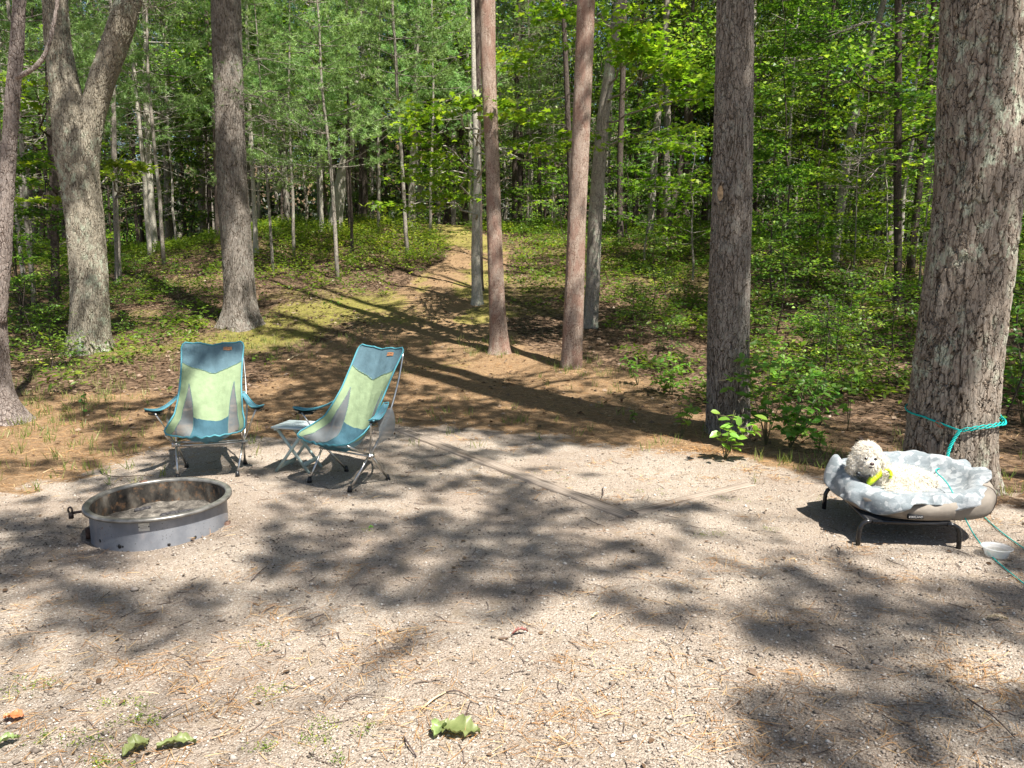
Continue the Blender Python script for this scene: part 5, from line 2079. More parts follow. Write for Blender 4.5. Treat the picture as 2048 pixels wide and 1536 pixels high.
bed = empty('dog_bed', (BC[0], BC[1], CZ + .014), 0, 'taupe bolster dog bed on the raised cot, partly hidden by the blanket', 'dog bed')
ths = np.linspace(0, 2 * PI, 97)[:-1]
sx_, sy_ = se(ths)
rows = []
for a_, x_, y_ in zip(ths, sx_, sy_):
    tz = top_z(a_) - CZ - .014
    row = []
    for rs, zf in [(.0, 0), (.5, 0), (.93, 0), (.98, .05), (1.015, .25), (1.04, .5), (1.04, .72), (1.0, .90), (.94, .985), (.87, 1.0), (.80, .96), (.75, .85), (.71, .66), (.66, .5), (.4, .42), (.0, .42)]:
        row.append([BA * rs * x_, BB * rs * y_, zf * tz if rs > .7 or zf == 0 else zf * .17])
    rows.append(row)
G = np.array(rows)
rgb = (fbm(G[..., 0] + 3, G[..., 2] + G[..., 1], 9, 5) - .5) * .02
G[..., 0] += rgb * (G[..., 2] > .01)
bolm = cloth('taupe_bolster_cloth', (.33, .29, .245))
obj('bolster', Geo().grid(G, closed_u=True, flip=True).mesh('bolster'), bolm, bed)
# seam and piping at the front right corner
k = np.argmin(np.abs(ths - math.radians(318)))
obj('seam', Geo().tube([G[k, j] * np.array([1.006, 1.006, 1]) for j in range(3, 11)], .0025, 5).mesh('seam'), plain('dark_seam', (.09, .07, .06), .8), bed)
# stitched label on the front face
lb_c = at(1827, 1031, 4.25)
af = math.radians(273)
lx = lb_c[0] - BC[0]
j = np.argmin(np.abs(G[:, 4, 0] - lx) + (G[:, 4, 1] > 0) * 9)
pc = G[j, 4] * .35 + G[j, 3] * .65
tilt = math.atan2(-(G[j, 5, 1] - G[j, 3, 1]), (G[j, 5, 2] - G[j, 3, 2]))
lo = obj('label', Geo().box((0, 0, 0), (.090, .012, .026)).mesh('label', False), plain('black_woven_label', (.01, .01, .012), .7), bed, (pc[0], pc[1] - .012, pc[2] + .018), (tilt * .6, 0, .02))
cu = bpy.data.curves.new('label_text', 'FONT')
cu.body = 'KIRKLAND'
cu.size = .0185
cu.extrude = .0003
cu.align_x = 'CENTER'
cu.align_y = 'CENTER'
to = bpy.data.objects.new('tmp_text', cu)
COL.objects.link(to)
bpy.context.view_layer.update()
tme = bpy.data.meshes.new_from_object(to.evaluated_get(bpy.context.evaluated_depsgraph_get()))
bpy.data.objects.remove(to)
xs_ = [v_.co.x for v_ in tme.vertices]
fx = .080 / (max(xs_) - min(xs_))
tme.transform(Matrix.Rotation(PI / 2, 4, 'X') @ Matrix.Diagonal((fx, 1.0, 1, 1)))
tme.name = 'lettering'
lt = obj('lettering', tme, plain('pale_thread', (.6, .6, .6), .7), lo, (0, -.0068, 0))

# blanket: thick fleece draped over the bolster
nt, ns = 220, 70
tt = np.linspace(0, 2 * PI, nt + 1)[:-1]
D_ = np.degrees(tt)
hang = np.interp(D_, [0, 20, 60, 100, 140, 165, 180, 200, 215, 228, 240, 250, 262, 275, 290, 300, 308, 316, 325, 340, 360],
                 [.03, .04, .07, .08, .08, .09, .11, .11, .10, .09, .055, .03, .03, .052, .050, .02, .0, .0, .0, .0, .03])
hang = np.convolve(np.concatenate([hang[-4:], hang, hang[:4]]), np.ones(9) / 9, 'valid')
sx_, sy_ = se(tt)
ss = np.linspace(0, 1, ns)
G = np.zeros((nt, ns, 3))
for i in range(nt):
    tz = top_z(np.array(tt[i]))
    rin = [(.0, .262), (.45, .262), (.62, .275), (.72, tz - .04), (.80, tz + .004), (.88, tz + .022), (.96, tz + .020), (1.035, tz - .012), (1.075, tz - .045)]
    P = [(r_, z_) for r_, z_ in rin]
    h_ = hang[i]
    if h_ > .045:
        P += [(1.085, tz - .045 - (h_ - .045) * .5), (1.085, tz - h_)]
    else:
        P = P[:7] + [(.945 + .12 * (h_ / .045), tz + .02 - h_)]
    P = np.array(P)
    P2 = P * np.array([.4, 1])
    cum = np.concatenate([[0], np.cumsum(np.linalg.norm(np.diff(P2, axis=0), axis=1))])
    q = ss * cum[-1]
    r_ = np.interp(q, cum, P[:, 0])
    z_ = np.interp(q, cum, P[:, 1])
    r_ = smooth1(r_, 7)
    z_ = smooth1(z_, 7)
    r_[0] = 0
    G[i, :, 0] = BA * r_ * sx_[i]
    G[i, :, 1] = BB * r_ * sy_[i]
    G[i, :, 2] = z_
# folds
TTh = tt[:, None]
SSs = ss[None, :]
fx1 = fbm(np.cos(TTh) * 1.7 + SSs * .5 + 9, np.sin(TTh) * 1.7 + SSs * .35 + 9, 1.9, 61, 2)
fx2 = fbm(np.cos(TTh) * 2.2 + 20 + SSs * .9, np.sin(TTh) * 2.2 + 20, 3.4, 67, 2)
fold = 1.6 * (np.abs(fx1 - .5) * 4 - .55) + .9 * (np.abs(fx2 - .5) * 4 - .5)
fold = np.clip(fold, -1.2, 1.3)
for _ in range(3):
    fold = (np.roll(fold, 1, 0) + fold * 2 + np.roll(fold, -1, 0)) / 4
amp = .014 * sstep(.35, .6, SSs) + .016 * sstep(.8, 1.0, SSs)
rad = np.stack([np.cos(TTh) + 0 * SSs, np.sin(TTh) + 0 * SSs, .55 + 0 * TTh + 0 * SSs], -1)
G += rad * (fold * amp)[..., None]
nz = (fbm(G[..., 0] * 1 + 5, G[..., 1] * 1 + G[..., 2] * 2 + 5, 7, 19, 3) - .5)
G[..., 2] += nz * .045 * sstep(.2, .5, SSs)
G[..., 0] += nz * .02
# gathered knot of fleece at the far left corner, raised shoulder at the right
def bump_at(px, py, Yv, r_, h_):
    c_ = at(px, py, Yv)
    d2 = (G[..., 0] + BC[0] - c_[0]) ** 2 + (G[..., 1] + BC[1] - c_[1]) ** 2
    G[..., 2] += h_ * np.exp(-d2 / (2 * r_ * r_)) * sstep(.3, .5, SSs)


bump_at(1668, 930, 4.78, .035, .075)
bump_at(1868, 940, 4.75, .09, .035)
bump_at(1855, 965, 4.5, .05, .04)
bump_at(1700, 990, 4.36, .06, .03)
G[..., 2] = np.maximum(G[..., 2], CZ + .03)
bl = Geo().grid(G, closed_u=True, flip=True)
bme = bl.mesh('blanket')
bl_o = obj('blanket', bme, None, None, (BC[0], BC[1], 0))
so = bl_o.modifiers.new('s', 'SOLIDIFY')
so.thickness = .016
so.offset = 0
a = M('grey_patterned_fleece', rough=.95, spec=.1)
v1 = a.vor(a.vadd(a.oc(), a.noise(a.oc(), 5, 2, col=True), .05), 30, 'F1', 1)
sp1 = a.node('ShaderNodeSeparateColor')
a.link(v1, sp1.inputs[0])
wv = a.math('SINE', a.math('MULTIPLY', a.noise(a.oc((1, 1, 1), (.3, .5, .8)), 9, 2), 40))
f_ = a.math('ADD', a.math('MULTIPLY', sp1.outputs[0], .7), a.math('MULTIPLY', wv, .08))
a.color(a.ramp(f_, [(.25, (.20, .23, .245)), (.45, (.27, .295, .31)), (.6, (.38, .40, .41)), (.85, (.44, .46, .465))]))
a.bump(a.noise(a.oc(), 120, 4, .8), .006, .8)
a.b.inputs['Sheen Weight'].default_value = .3
bme.materials.append(a.m)
tag(bl_o, 'pale grey patterned fleece blanket heaped over the dog bed', 'blanket')

# ------------------------------------------------------------------ dog
def P3(px, py, Y):
    return np.array(at(px, py, Y))


hc = P3(1734, 918, 4.60)
ell = [  # centre, radii
    (hc, (.094, .088, .088)),
    (hc + (.0, .01, .03), (.080, .08, .075)),
    (P3(1743, 930, 4.51), (.042, .045, .032)),
    (P3(1738, 937, 4.54), (.055, .05, .04)),
    (P3(1705, 930, 4.60), (.028, .045, .062)),
    (P3(1766, 930, 4.62), (.022, .04, .055)),
    (P3(1752, 955, 4.64), (.075, .075, .085)),
    (P3(1772, 962, 4.62), (.10, .10, .095)),
    (P3(1805, 966, 4.66), (.15, .125, .10)),
    (P3(1838, 972, 4.62), (.11, .12, .09)),
    (P3(1820, 985, 4.50), (.085, .075, .06)),
    (P3(1786, 985, 4.47), (.06, .07, .045)),
    (P3(1846, 990, 4.50), (.05, .06, .05)),
]
bm = bmesh.new()
for c_, r_ in ell:
    m_ = Matrix.Translation(Vector(c_)) @ Matrix.Diagonal((*r_, 1))
    bmesh.ops.create_icosphere(bm, subdivisions=3, radius=1, matrix=m_)
me0 = bpy.data.meshes.new('tmp_dog')
bm.to_mesh(me0)
bm.free()
to = bpy.data.objects.new('tmp_dog', me0)
COL.objects.link(to)
rm = to.modifiers.new('r', 'REMESH')
rm.mode = 'VOXEL'
rm.voxel_size = .008
sm = to.modifiers.new('s', 'SMOOTH')
sm.iterations = 6
sm.factor = .6
bpy.context.view_layer.update()
dme = bpy.data.meshes.new_from_object(to.evaluated_get(bpy.context.evaluated_depsgraph_get()))
bpy.data.objects.remove(to)
nV = len(dme.vertices)
co = np.empty(nV * 3, np.float32)
dme.vertices.foreach_get('co', co)
co = co.reshape(-1, 3).astype(float)
no = np.empty(nV * 3, np.float32)
dme.vertices.foreach_get('normal', no)
no = no.reshape(-1, 3).astype(float)
curl = fbm(co[:, 0] + co[:, 2] * .7, co[:, 1] + co[:, 2], 85, 7, 2) - .5
facem = np.exp(-(((co - P3(1742, 928, 4.50)) ** 2).sum(1)) / (2 * .035 ** 2))
co2 = co + no * (curl * .013 * (1 - .7 * facem))[:, None]
dl = np.array([BC[0], BC[1], .24])
dme.vertices.foreach_set('co', (co2 - dl).astype(np.float32).ravel())
dme.polygons.foreach_set('use_smooth', np.ones(len(dme.polygons), bool))
dme.name = 'body'
furm = M('cream_dog_coat', rough=.9, spec=.15)
furm.color(furm.ramp(furm.noise(furm.oc(), 28, 4, .6), [(.3, (.78, .70, .56)), (.5, (.84, .79, .68)), (.7, (.88, .85, .78))]))
furm.bump(furm.noise(furm.oc(), 90, 4, .8), .006, .9)
dog = empty('dog', dl, 0, 'small curly cream dog lying on the blanket in a yellow-green harness', 'dog')
obj('body', dme, furm.m, dog)
# coat of short curly locks
pn = 22000
pick = rng.integers(nV, size=pn)
low = facem[pick] > rng.random(pn) * .9
pick = pick[~low]
for e_ in ((1732, 917.5, 4.513), (1751, 918.5, 4.517), (1744.5, 928, 4.457)):
    pick = pick[((co[pick] - P3(*e_)) ** 2).sum(1) > .021 ** 2]
pick = pick[co[pick, 2] > .255]
pn = len(pick)
s = Soup()
nn_ = no[pick]
dirn = rng.normal(size=(pn, 3)) * .6 + np.array([0, 0, -.5])
dirn = dirn - nn_ * (dirn * nn_).sum(1)[:, None] + nn_ * .30
P = co2[pick] + nn_ * .001
lenf = np.where(np.linalg.norm(co[pick] - hc, axis=1) < .12, .018, .028) * rng.uniform(.6, 1.3, pn)
s.add(P - dl, dirn, nn_ + rng.normal(size=(pn, 3)) * .12, lenf, .0032, 'strip', rnd=np.clip(rng.normal(.6, .2, pn), 0, 1))
fm = leafmat('cream_fur_lock', (.78, .70, .55), (.86, .81, .70), .3, tr=(1, 1, 1), c3=(.90, .88, .82), rough=.7, spec=.2)
fo = obj('fur', s.mesh('fur'), fm, dog)
fo['kind'] = 'stuff'


def ball(c_, r_, name, mat, parent, seg=12):
    bm = bmesh.new()
    bmesh.ops.create_uvsphere(bm, u_segments=seg, v_segments=8, radius=1, matrix=Matrix.Diagonal((*r_, 1)))
    me = bpy.data.meshes.new(name)
    bm.to_mesh(me)
    bm.free()
    for p_ in me.polygons:
        p_.use_smooth = True
    return obj(name, me, mat, parent, Vector(c_) - Vector(dl))


eyem = plain('dark_eye', (.02, .012, .010), .12, .6)
ball(P3(1732, 917.5, 4.507), (.0098, .009, .0085), 'eye', eyem, dog)
ball(P3(1751, 918.5, 4.508), (.0098, .009, .0085), 'eye', eyem, dog)
ball(P3(1744.5, 928, 4.457), (.0145, .010, .011), 'nose', plain('brown_nose', (.07, .04, .038), .35, .5), dog)
m_ = [P3(1736, 936.5, 4.476) - dl, P3(1740, 934.5, 4.468) - dl, P3(1744.5, 935.5, 4.465) - dl, P3(1749, 935, 4.468) - dl]
obj('mouth', Geo().tube(m_, [.001, .003, .003, .001], 6).mesh('mouth'), plain('dark_lip', (.05, .025, .022), .6), dog)


def band(name, c_, r_, ax, w_, a0, a1, mat, n=30, th_=.004):
    """curved strap round an ellipsoid: axis ax, width w_"""
    ax = np.array(ax, float)
    ax /= np.linalg.norm(ax)
    u_ = np.cross(ax, [0, 0, 1.])
    u_ /= np.linalg.norm(u_)
    v_ = np.cross(ax, u_)
    Gb = []
    for a_ in np.linspace(a0, a1, n):
        d_ = u_ * math.cos(a_) + v_ * math.sin(a_)
        Gb.append([np.array(c_) + d_ * r_ + ax * s_ * w_ / 2 - dl for s_ in (-1, -.4, .4, 1)])
    o = obj(name, Geo().grid(np.array(Gb)).mesh(name), mat, dog)
    so = o.modifiers.new('s', 'SOLIDIFY')
    so.thickness = th_
    return o


neon = plain('neon_yellow_green_harness', (.62, .80, .03), .6, .3, nscale=30, namt=.1)
# chest piece
cch = P3(1762, 962, 4.62)
Gc = []
for i_ in np.linspace(0, 1, 9):
    row = []
    for j_ in np.linspace(0, 1, 7):
        px = 1736 + 27 * i_ + 5 * j_
        py = 968 - 22 * i_ - (1 - j_) * (8 + 12 * math.sin(i_ * PI * .7)) + 3
        row.append(P3(px - 3, py + 2, 4.512 + .045 * abs(i_ - .25) - .018 * math.sin(PI * j_)) - dl)
    Gc.append(row)
o = obj('harness', Geo().grid(np.array(Gc)).mesh('harness'), neon, dog)
so = o.modifiers.new('s', 'SOLIDIFY')
so.thickness = .003
st = [P3(1772, 939, 4.515), P3(1779, 941, 4.52), P3(1783, 948, 4.52), P3(1781, 957, 4.51)]
Gs = np.array([[p_ - dl + np.array([dx_, 0, dx_ * .3]) for dx_ in (-.009, 0, .009)] for p_ in st])
h2 = obj('harness_strap', Geo().grid(Gs).mesh('harness_strap'), neon, dog)
h2.modifiers.new('s', 'SOLIDIFY').thickness = .006
gs = Geo()
for p_ in (P3(1776, 944, 4.508), P3(1781, 953, 4.505)):
    gs.tube([p_ - dl + (-.010, 0, -.003), p_ - dl + (.010, 0, .003)], .0025, 5)
obj('strap_trim', gs.mesh('strap_trim'), MAT['black'], h2)['kind'] = 'stuff'
cp = [P3(1713, 946, 4.55), P3(1722, 951, 4.515), P3(1731, 953, 4.50), P3(1741, 951, 4.50)]
obj('collar', Geo().tube([p_ - dl for p_ in cp], .0065, 8).mesh('collar'), plain('dark_patterned_collar', (.05, .05, .055), .6, nscale=90, namt=.6), dog)

# ------------------------------------------------------------------ teal cord round the pine
T7 = TREES['t7']
i7 = T7['info']


def on_trunk(phi, z, off=.016):
    zl = z - T7['base'][2]
    cx = np.interp(zl, i7[2], i7[0]) + T7['base'][0]
    cyy = np.interp(zl, i7[2], i7[1]) + T7['base'][1]
    r_ = np.interp(zl, i7[2], i7[3]) + off + .02 * math.exp(-max(0, zl) / .3)
    return np.array([cx + r_ * math.cos(phi), cyy + r_ * math.sin(phi), z])


Yf = T7['base'][1] - .28
zpx = lambda py, Y=Yf: float(at(1900, py, Y)[2])
zk = [(90, zpx(812, Yf + .3)), (180, zpx(824, Yf + .3)), (205, zpx(836, Yf + .1)), (228, zpx(850)), (248, zpx(860)), (270, zpx(852)), (300, zpx(848)), (330, zpx(846, Yf + .1)), (352, zpx(832, Yf + .3)), (368, zpx(812, Yf + .3)), (450, zpx(812, Yf + .3))]
leash = empty('tether_cord', tuple(on_trunk(math.radians(245), zpx(858))), 0, 'teal cord tied round the thick pine and trailing across the dog bed', 'cord')
lbase = np.array(leash.location)
cordm = plain('teal_cord', (.0, .36, .33), .6, .3, nscale=300, namt=.25)
for k in range(3):
    P = []
    for dg in np.linspace(90, 450, 170):
        z_ = np.interp(dg, [q[0] for q in zk], [q[1] for q in zk])
        braid = 1.0 if dg > 250 and dg < 400 else .25
        ph = dg * .22 + k * 2.1
        P.append(on_trunk(math.radians(dg), z_ + braid * .012 * math.sin(ph), .016 + .007 * braid * (1 + math.cos(ph))) - lbase)
    obj('loop_strand', Geo().tube(P, .0042, 6).mesh('loop_strand'), cordm, leash)
e0 = on_trunk(math.radians(248), zpx(860), .03)
e1 = P3(1886, 905, Yf - .06)
e2 = P3(1897, 938, Yf - .10)
for k in range(3):
    P = []
    for s_ in np.linspace(0, 1, 60):
        b_ = e0 * (1 - s_) ** 2 + 2 * e1 * s_ * (1 - s_) + e2 * s_ * s_
        ph = s_ * 26 + k * 2.1
        wv = .011 * (1 - .4 * s_)
        P.append(b_ + np.array([math.sin(ph) * wv, math.cos(ph) * .006, 0]) - lbase)
    obj('hanging_strand', Geo().tube(P, .0042, 6).mesh('hanging_strand'), cordm, leash)
cb = on_trunk(math.radians(226), zpx(852), .03)
lp = [cb + np.array([.028 * math.cos(q), -.004 * math.cos(q), -.014 * math.sin(q) - .018 * math.cos(q)]) - lbase for q in np.linspace(0, 2 * PI, 20)]
obj('carabiner', Geo().tube(lp, .003, 6).mesh('carabiner'), plain('red_brown_clip', (.30, .09, .05), .35, .5, metal=.6), leash)


def spline(P, n=90):
    P = np.array(P)
    s_ = np.concatenate([[0], np.cumsum(np.linalg.norm(np.diff(P, axis=0), axis=1))])
    q = np.linspace(0, s_[-1], n)
    R = np.stack([np.interp(q, s_, P[:, k]) for k in range(3)], -1)
    for k in range(3):
        R[:, k] = smooth1(R[:, k], 11)
    return R


gq = lambda px, py: np.array(gpt(px, py)) + np.array([0, 0, .008])
line = [P3(1899, 935, Yf - .08), P3(1880, 936, 4.74), P3(1867, 941, 4.62), P3(1893, 962, 4.44), P3(1903, 981, 4.33), P3(1919, 1012, 4.24), P3(1941, 1060, 4.18), gq(1962, 1092), gq(1985, 1118), gq(2010, 1140), gq(2050, 1172), gq(2110, 1215)]
obj('trailing_line', Geo().tube(spline(line, 140) - lbase, .0036, 6).mesh('trailing_line'), cordm, leash)
line2 = [P3(1936, 1001, 4.62), gq(1960, 1028), gq(1985, 1052), gq(2012, 1074), gq(2050, 1101), gq(2100, 1130)]
obj('trailing_line', Geo().tube(spline(line2, 80) - lbase, .0034, 6).mesh('trailing_line'), cordm, leash)

# ------------------------------------------------------------------ water bowl
bp_ = gpt(1992, 1113)
bw = empty('water_bowl', bp_, 0, 'clear plastic bowl of water on the gravel by the dog bed', 'bowl')
pla = M('clear_plastic', rough=.12, spec=.5)
pla.color((.86, .87, .86))
pla.b.inputs['Transmission Weight'].default_value = .0
tr = pla.node('ShaderNodeBsdfTransparent')
mx = pla.node('ShaderNodeMixShader')
mx.inputs[0].default_value = .60
pla.link(pla.b.outputs[0], mx.inputs[1])
pla.link(tr.outputs[0], mx.inputs[2])
pla.link(mx.outputs[0], pla.out.inputs['Surface'])
thb = np.linspace(0, 2 * PI, 49)[:-1]
obj('bowl_wall', lathe([(0, .002), (.050, .002), (.056, .006), (.068, .046), (.070, .052), (.080, .054), (.081, .058), (.071, .058), (.066, .047), (.054, .010), (.05, .005), (0, .005)], thv=thb).mesh('bowl_wall'), pla.m, bw)
wt = M('water', rough=.03, spec=.5)
wt.color((.45, .43, .38))
tr = wt.node('ShaderNodeBsdfTransparent')
mx = wt.node('ShaderNodeMixShader')
mx.inputs[0].default_value = .6
wt.link(wt.b.outputs[0], mx.inputs[1])
wt.link(tr.outputs[0], mx.inputs[2])
wt.link(mx.outputs[0], wt.out.inputs['Surface'])
obj('water', lathe([(0, .036), (.0625, .036)], thv=thb).mesh('water'), wt.m, bw)

# ------------------------------------------------------------------ torn green leaves, twigs, a dry leaf in front
def big_leaf(px, py, L, W, rz, lab, curl, sd, mat):
    p = gpt(px, py)
    n_, m_ = 18, 9
    rg = np.random.default_rng(sd)
    G = np.zeros((n_, m_, 3))
    for i in range(n_):
        s_ = i / (n_ - 1)
        wd = W * (math.sin(PI * min(1, s_ * 1.02)) ** .7 + .03) * (1 + .22 * rg.normal())
        for j in range(m_):
            t_ = j / (m_ - 1) * 2 - 1
            G[i, j] = [(s_ - .5) * L, t_ * wd / 2 * (1 - .25 * curl * abs(t_)), curl * .32 * W * abs(t_) ** 1.6 * (1 + .5 * math.sin(s_ * 9 + t_ * 2)) + .012 + rg.normal() * .003 + .02 * curl * math.sin(s_ * PI)]
    me = Geo().grid(G).mesh('green_leaf')
    r_ = rg.random(n_ * m_)
    a_ = me.attributes.new('rnd', 'FLOAT', 'POINT')
    a_.data.foreach_set('value', (np.abs(np.tile(np.linspace(-1, 1, m_), n_)) * .6 + r_ * .3).astype(np.float32))
    o = obj('fallen_leaf', me, mat, None, p, (0, 0, rz))
    return tag(o, lab, 'leaf')


glm = leafmat('wilted_green_leaf', (.16, .21, .07), (.23, .28, .11), .25, tr=(1.1, 1.1, .7), rough=.4, spec=.4, c3=(.16, .22, .05))
big_leaf(918, 1468, .150, .10, -.15, 'crumpled green leaf lying nearest the bent twig', .55, 1, glm)
big_leaf(878, 1470, .075, .06, 1.2, 'small torn piece of green leaf casting a dark shadow', .9, 12, glm)
big_leaf(273, 1504, .095, .075, 1.0, 'curled green leaf standing on its edge in the gravel', .7, 3, glm)
big_leaf(354, 1497, .125, .05, .25, 'long narrow rolled green leaf in the gravel', .8, 4, glm)
big_leaf(12, 1492, .08, .04, .9, 'green leaf tip at the very corner of the gravel', .8, 5, glm)
om = leafmat('orange_dry_leaf', (.45, .14, .05), (.55, .2, .08), .1, c3=(.5, .2, .1))
big_leaf(28, 1441, .07, .05, .1, 'orange dry leaf on the gravel', .5, 6, om)
bm_ = leafmat('brown_curled_leaf', (.20, .08, .06), (.28, .12, .09), .1, c3=(.3, .14, .1))
big_leaf(1040, 1270, .075, .022, .35, 'reddish brown curled leaf in the middle of the open gravel', .8, 7, bm_)
bl2 = leafmat('pale_dry_leaf', (.42, .34, .20), (.5, .42, .28), .1, c3=(.5, .42, .3))
big_leaf(1994, 1241, .085, .03, -.2, 'pale dry oak leaf in shade past the water bowl', .5, 8, bl2)
big_leaf(1190, 1236, .06, .012, .9, 'pale narrow leaf blade on the open gravel', .4, 9, bl2)
big_leaf(742, 1060, .03, .03, .4, 'tiny bright green leaf on the shaded gravel', .5, 10, MAT['shrubleaf'])


def twig(pts, r_, lab, mat='twig', lift=.008):
    P = np.array([np.array(gpt(*p)) + (0, 0, lift + (.012 if 0 < i < len(pts) - 1 else 0)) for i, p in enumerate(pts)])
    b_ = P[0].copy()
    R = spline(P, 26) if len(P) > 2 else P[0] + (P[1] - P[0]) * np.linspace(0, 1, 8)[:, None]
    o = obj('twig', Geo().tube(R - b_, np.linspace(r_, r_ * .55, len(R)), 7).mesh('twig'), MAT[mat], None, b_)
    return tag(o, lab, 'twig', 'twigs lying on the gravel')


MAT['twig_pale'] = plain('peeled_twig', (.55, .42, .26), .8, .2, nscale=25, namt=.5)
MAT['twig_dark'] = plain('dark_twig', (.07, .05, .045), .9, .2, nscale=30, namt=.4)
twig([(843, 1421), (868, 1405), (892, 1388)], .0045, 'pale peeled twig beside the crumpled green leaf', 'twig_pale')
twig([(892, 1388), (915, 1389), (940, 1398)], .0030, 'dark forked twig end joined tip to tip with the pale twig', 'twig_dark')
twig([(920, 1448), (936, 1430), (940, 1408)], .0028, 'short dark twig upright above the crumpled green leaf', 'twig_dark')
twig([(808, 1477), (815, 1495), (833, 1517)], .0035, 'dark curved twig close to the bottom of the gravel', 'twig_dark')
twig([(688, 1404), (720, 1396), (752, 1395)], .0030, 'straight grey twig in the middle of the gravel')
twig([(325, 1440), (350, 1425), (372, 1412)], .0028, 'thin grey twig above the curled green leaf')
twig([(578, 1230), (600, 1222), (620, 1219)], .0032, 'reddish grey twig at the end of the shaded gravel')
twig([(1670, 1296), (1685, 1304), (1704, 1313)], .0040, 'short dark stick in open gravel below the dog bed', 'twig_dark')
twig([(1935, 1400), (1985, 1440), (2030, 1480)], .0035, 'long thin dark stick near the corner of the gravel', 'twig_dark')
twig([(502, 1165), (520, 1150), (534, 1135)], .0030, 'thin forked twig in the shaded gravel', 'twig_dark')
twig([(1170, 1036), (1185, 1050), (1210, 1055)], .0028, 'small hooked twig in front of the longer timber', 'twig_dark')
twig([(200, 944), (225, 960), (290, 952)], .0045, 'long bent twig behind the fire ring', 'twig_dark')
twig([(575, 722), (590, 714), (606, 709)], .012, 'pale broken stick on the needle path', 'twig_pale')
twig([(60, 722), (100, 721), (135, 712)], .018, 'thick yellowish root running from the foot of the forked oak', 'twig_pale')
twig([(1205, 978), (1207, 992), (1200, 1003)], .0035, 'curled twig leaning over the longer timber', 'twig_dark')
twig([(1675, 1096), (1680, 1105), (1678, 1112)], .0035, 'small dark upright twig by the cot leg', 'twig_dark')


# ------------------------------------------------------------------ leafy plants near the pines: every leaf its own part
def leaf_proto(i, W=.62):
    V, Fc, R = soup(np.zeros((1, 3)), np.array([[1., 0, 0]]), np.array([[0, 0, 1.]]), 1.0, W, 'leaf8', rnd=np.array([(.15, .45, .75, .95)[i]]))
    return np_mesh('leaf', V, [Fc], R, False)


LP = [leaf_proto(i) for i in range(4)]
for l_ in LP:
    l_.materials.append(MAT['shrubleaf'])


def plant(name, cat, px, py, h, spread, nst, nleaf, size, lab, lean=(0, 0), twigs=2, var=(1, 2, 2, 3)):
    b = gpt(px, py)
    root = empty(name, b, 0, lab, cat)
    g = Geo()
    tips = []
    for k in range(nst):
        an = rng.random() * 6.28
        hh_ = h * rng.uniform(.55, 1.0) if k else h
        top = np.array([math.cos(an) * spread * rng.uniform(.2, .7) + lean[0], math.sin(an) * spread * rng.uniform(.2, .7) + lean[1], hh_])
        if k == 0:
            top[:2] = np.array(lean)
        ts_ = np.linspace(0, 1, 8)
        P = np.array([top[0] * q ** 1.3 for q in ts_])
        P = np.stack([top[0] * ts_ ** 1.2, top[1] * ts_ ** 1.2, top[2] * ts_], -1) + np.cumsum(rng.normal(size=(8, 3)) * .006, 0)
        P[0] = (0, 0, -.02)
        g.tube(P, np.linspace(.005, .0018, 8), 5)
        tips.append(P)
        for q in range(twigs):
            j = rng.integers(2, 7)
            a2 = rng.random() * 6.28
            e = P[j] + np.array([math.cos(a2), math.sin(a2), rng.uniform(.0, .5)]) * spread * rng.uniform(.35, .8)
            P2 = P[j] + (e - P[j]) * ts_[:, None] + np.cumsum(rng.normal(size=(8, 3)) * .004, 0)
            P2[0] = P[j]
            g.tube(P2, np.linspace(.003, .0013, 8), 4)
            tips.append(P2)
    obj('stem', g.mesh('stem'), plain('green_brown_stem', (.13, .12, .06), .8, .2), root)
    for q in range(nleaf):
        P = tips[rng.integers(len(tips))]
        t_ = rng.uniform(.3, 1) * 7
        i_ = int(min(6, t_))
        p_ = P[i_] + (P[i_ + 1] - P[i_]) * (t_ - i_)
        d_ = rdir(rng, 1)[0]
        d_[2] = d_[2] * .4 - .05
        n_ = rdir(rng, 1)[0] * .45
        n_[2] += 1
        n_[1] -= .25
        d_ = d_ / np.linalg.norm(d_)
        s_ = np.cross(d_, n_)
        s_ /= np.linalg.norm(s_)
        n2_ = np.cross(s_, d_)
        mt = Matrix((( d_[0], s_[0], n2_[0], p_[0]), (d_[1], s_[1], n2_[1], p_[1]), (d_[2], s_[2], n2_[2], p_[2]), (0, 0, 0, 1)))
        sz_ = size * rng.uniform(.65, 1.25)
        o = bpy.data.objects.new('leaf', LP[var[rng.integers(len(var))]])
        COL.objects.link(o)
        o.parent = root
        o.matrix_local = mt @ Matrix.Diagonal((sz_, sz_, sz_, 1))
    return root


plant('shrub', 'shrub', 1532, 890, 1.12, .50, 8, 290, .080, 'tallest leafy shrub growing against the foot of the knot-hole pine', (.05, .1), 3)
plant('shrub', 'shrub', 1580, 895, .60, .52, 8, 190, .080, 'lower spreading shrub between the knot-hole pine and the dog bed', (.1, 0), 2, (1, 1, 2))
plant('seedling', 'seedling', 1450, 918, .42, .32, 6, 46, .098, 'bright seedling with large oval leaves just in front of the knot-hole pine', (.03, -.08), 1, (2, 3, 3))
plant('seedling', 'seedling', 1362, 872, .42, .26, 5, 44, .075, 'light green sprout on the path side of the knot-hole pine', (.12, 0), 1, (2, 3))
plant('seedling', 'seedling', 1694, 862, .62, .16, 2, 30, .075, 'upright single-stemmed seedling between the two biggest pines', (0, 0), 1, (2, 3))
plant('shrub', 'shrub', 1640, 850, .6, .45, 7, 150, .075, 'dark leafy shrub behind the upright single-stemmed seedling', (0, .2), 2, (0, 1))
plant('seedling', 'seedling', 1262, 845, .16, .10, 3, 12, .06, 'tiny seedling with three stems in dry leaves by the needle path', (0, 0), 0, (2, 3))
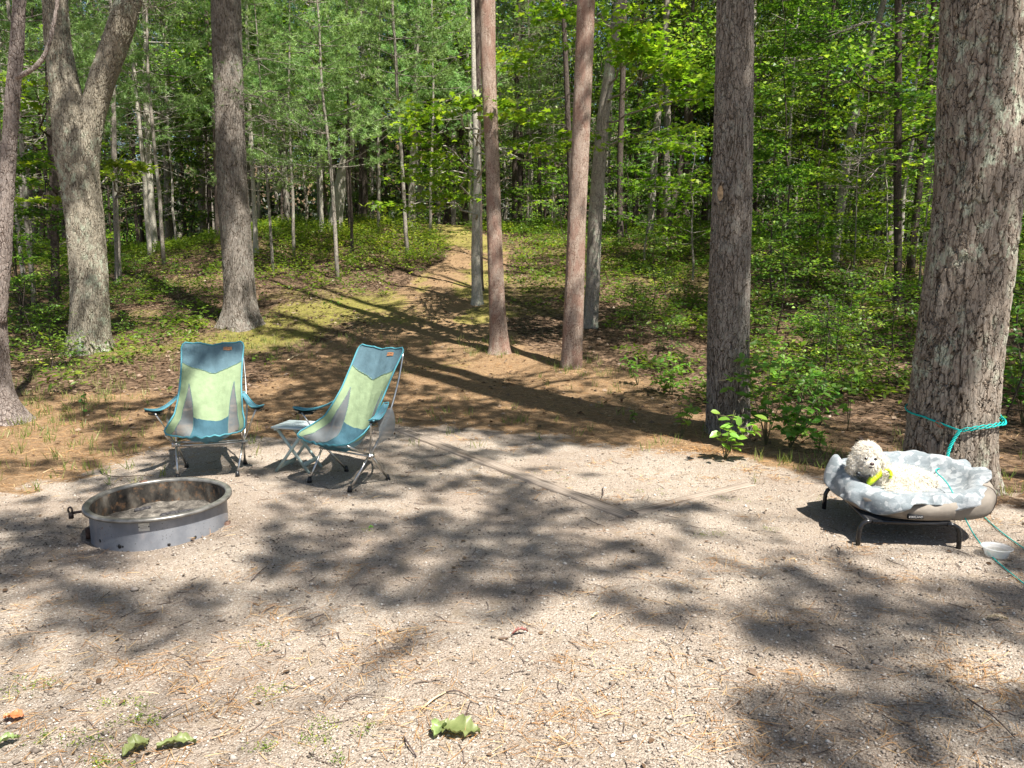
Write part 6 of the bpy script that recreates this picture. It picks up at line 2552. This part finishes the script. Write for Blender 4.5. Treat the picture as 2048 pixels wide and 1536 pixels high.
plant('seedling', 'seedling', 1640, 905, .22, .2, 4, 22, .075, 'low broad-leaved seedling behind the head end of the dog bed', (0, 0), 0, (1, 2))
plant('shrub', 'shrub', 2045, 850, 1.0, .5, 7, 130, .085, 'dark large-leaved shrub just past the huge thick pine', (0, .2), 2, (0, 0, 1))
plant('shrub', 'shrub', 1345, 790, .5, .45, 7, 130, .07, 'loose shrub in dry leaves behind the light green sprout', (0, .1), 2, (1, 2))
plant('shrub', 'shrub', 1275, 770, .35, .3, 5, 50, .065, 'dark low shrub closest to the slim pale red pine', (0, .1), 1, (0, 1))
plant('seedling', 'seedling', 168, 835, .25, .1, 2, 14, .05, 'tiny dark seedling in leaf litter beside the twin pine', (0, 0), 0, (0, 0))


# ------------------------------------------------------------------ tell the nearer saplings and bushes apart by what they stand next to
MARKS = [('t1', 'the twin-stemmed pine'), ('t2', 'the forked oak'), ('m4', 'the thin grey sapling'), ('m9', 'the pale crooked birch'), ('t3', 'the burl pine'), ('m7', 'the slim pale trunk by the burl pine'),
         ('m10', 'the black bare sapling'), ('m3', 'the bending pale oak'), ('m8', 'the mottled trunk on the crest'), ('m2', 'the mottled birch stem'), ('t4', 'the flared reddish pine'), ('m14', 'the dark pole at the path end'),
         ('t5', 'the slim pale red pine'), ('m1', 'the leaning grey oak'), ('m11', 'the dark trunk with a pale foot'), ('m12', 'the pair of leaning grey trunks'), ('t6', 'the knot-hole pine'), ('m6', 'the slanting grey trunk'),
         ('m5', 'the dark upright trunk'), ('t7', 'the huge thick pine')]
mpx = []
for k_, ph in MARKS:
    b_ = TREES[k_]['base']
    mpx.append((float(project(b_[0], b_[1], b_[2])[0]), b_[1], ph))
ORD = ['closest', 'second closest', 'third closest', 'fourth closest', 'fifth closest', 'sixth closest', 'seventh closest', 'eighth closest']
KW = {'psap': 'soft young pine', 'bsap': 'leafy broad-leaved sapling', 'msap': 'young tiered maple', 'low': 'low leafy bush', 'pole': 'dark thin pine pole', 'pale_pole': 'pale thin bare pole', 'tall': 'tall leafy tree'}
GR = {v_[3]: k_ for k_, v_ in NAMES.items()}
buckets = {}
for o in list(COL.objects):
    if o.get('group') in GR and o.location.y < 27:
        px_ = float(project(o.location.x, o.location.y, o.location.z)[0])
        if -60 < px_ < 2110:
            j = min(range(len(mpx)), key=lambda q: abs(mpx[q][0] - px_) + 6 * abs(mpx[q][1] - o.location.y))
            side = 'left' if px_ < mpx[j][0] else 'right'
            buckets.setdefault((GR[o['group']], mpx[j][2], side), []).append((abs(mpx[j][0] - px_), o))
for (kd, ph, side), L in buckets.items():
    L.sort(key=lambda q: q[0])
    for k, (_, o) in enumerate(L):
        if k < len(ORD):
            o['label'] = (KW[kd] + ', ' + ORD[k] + ' ' + side + ' of ' + ph) if len(L) > 1 else KW[kd] + ' on the ' + side + ' side of ' + ph
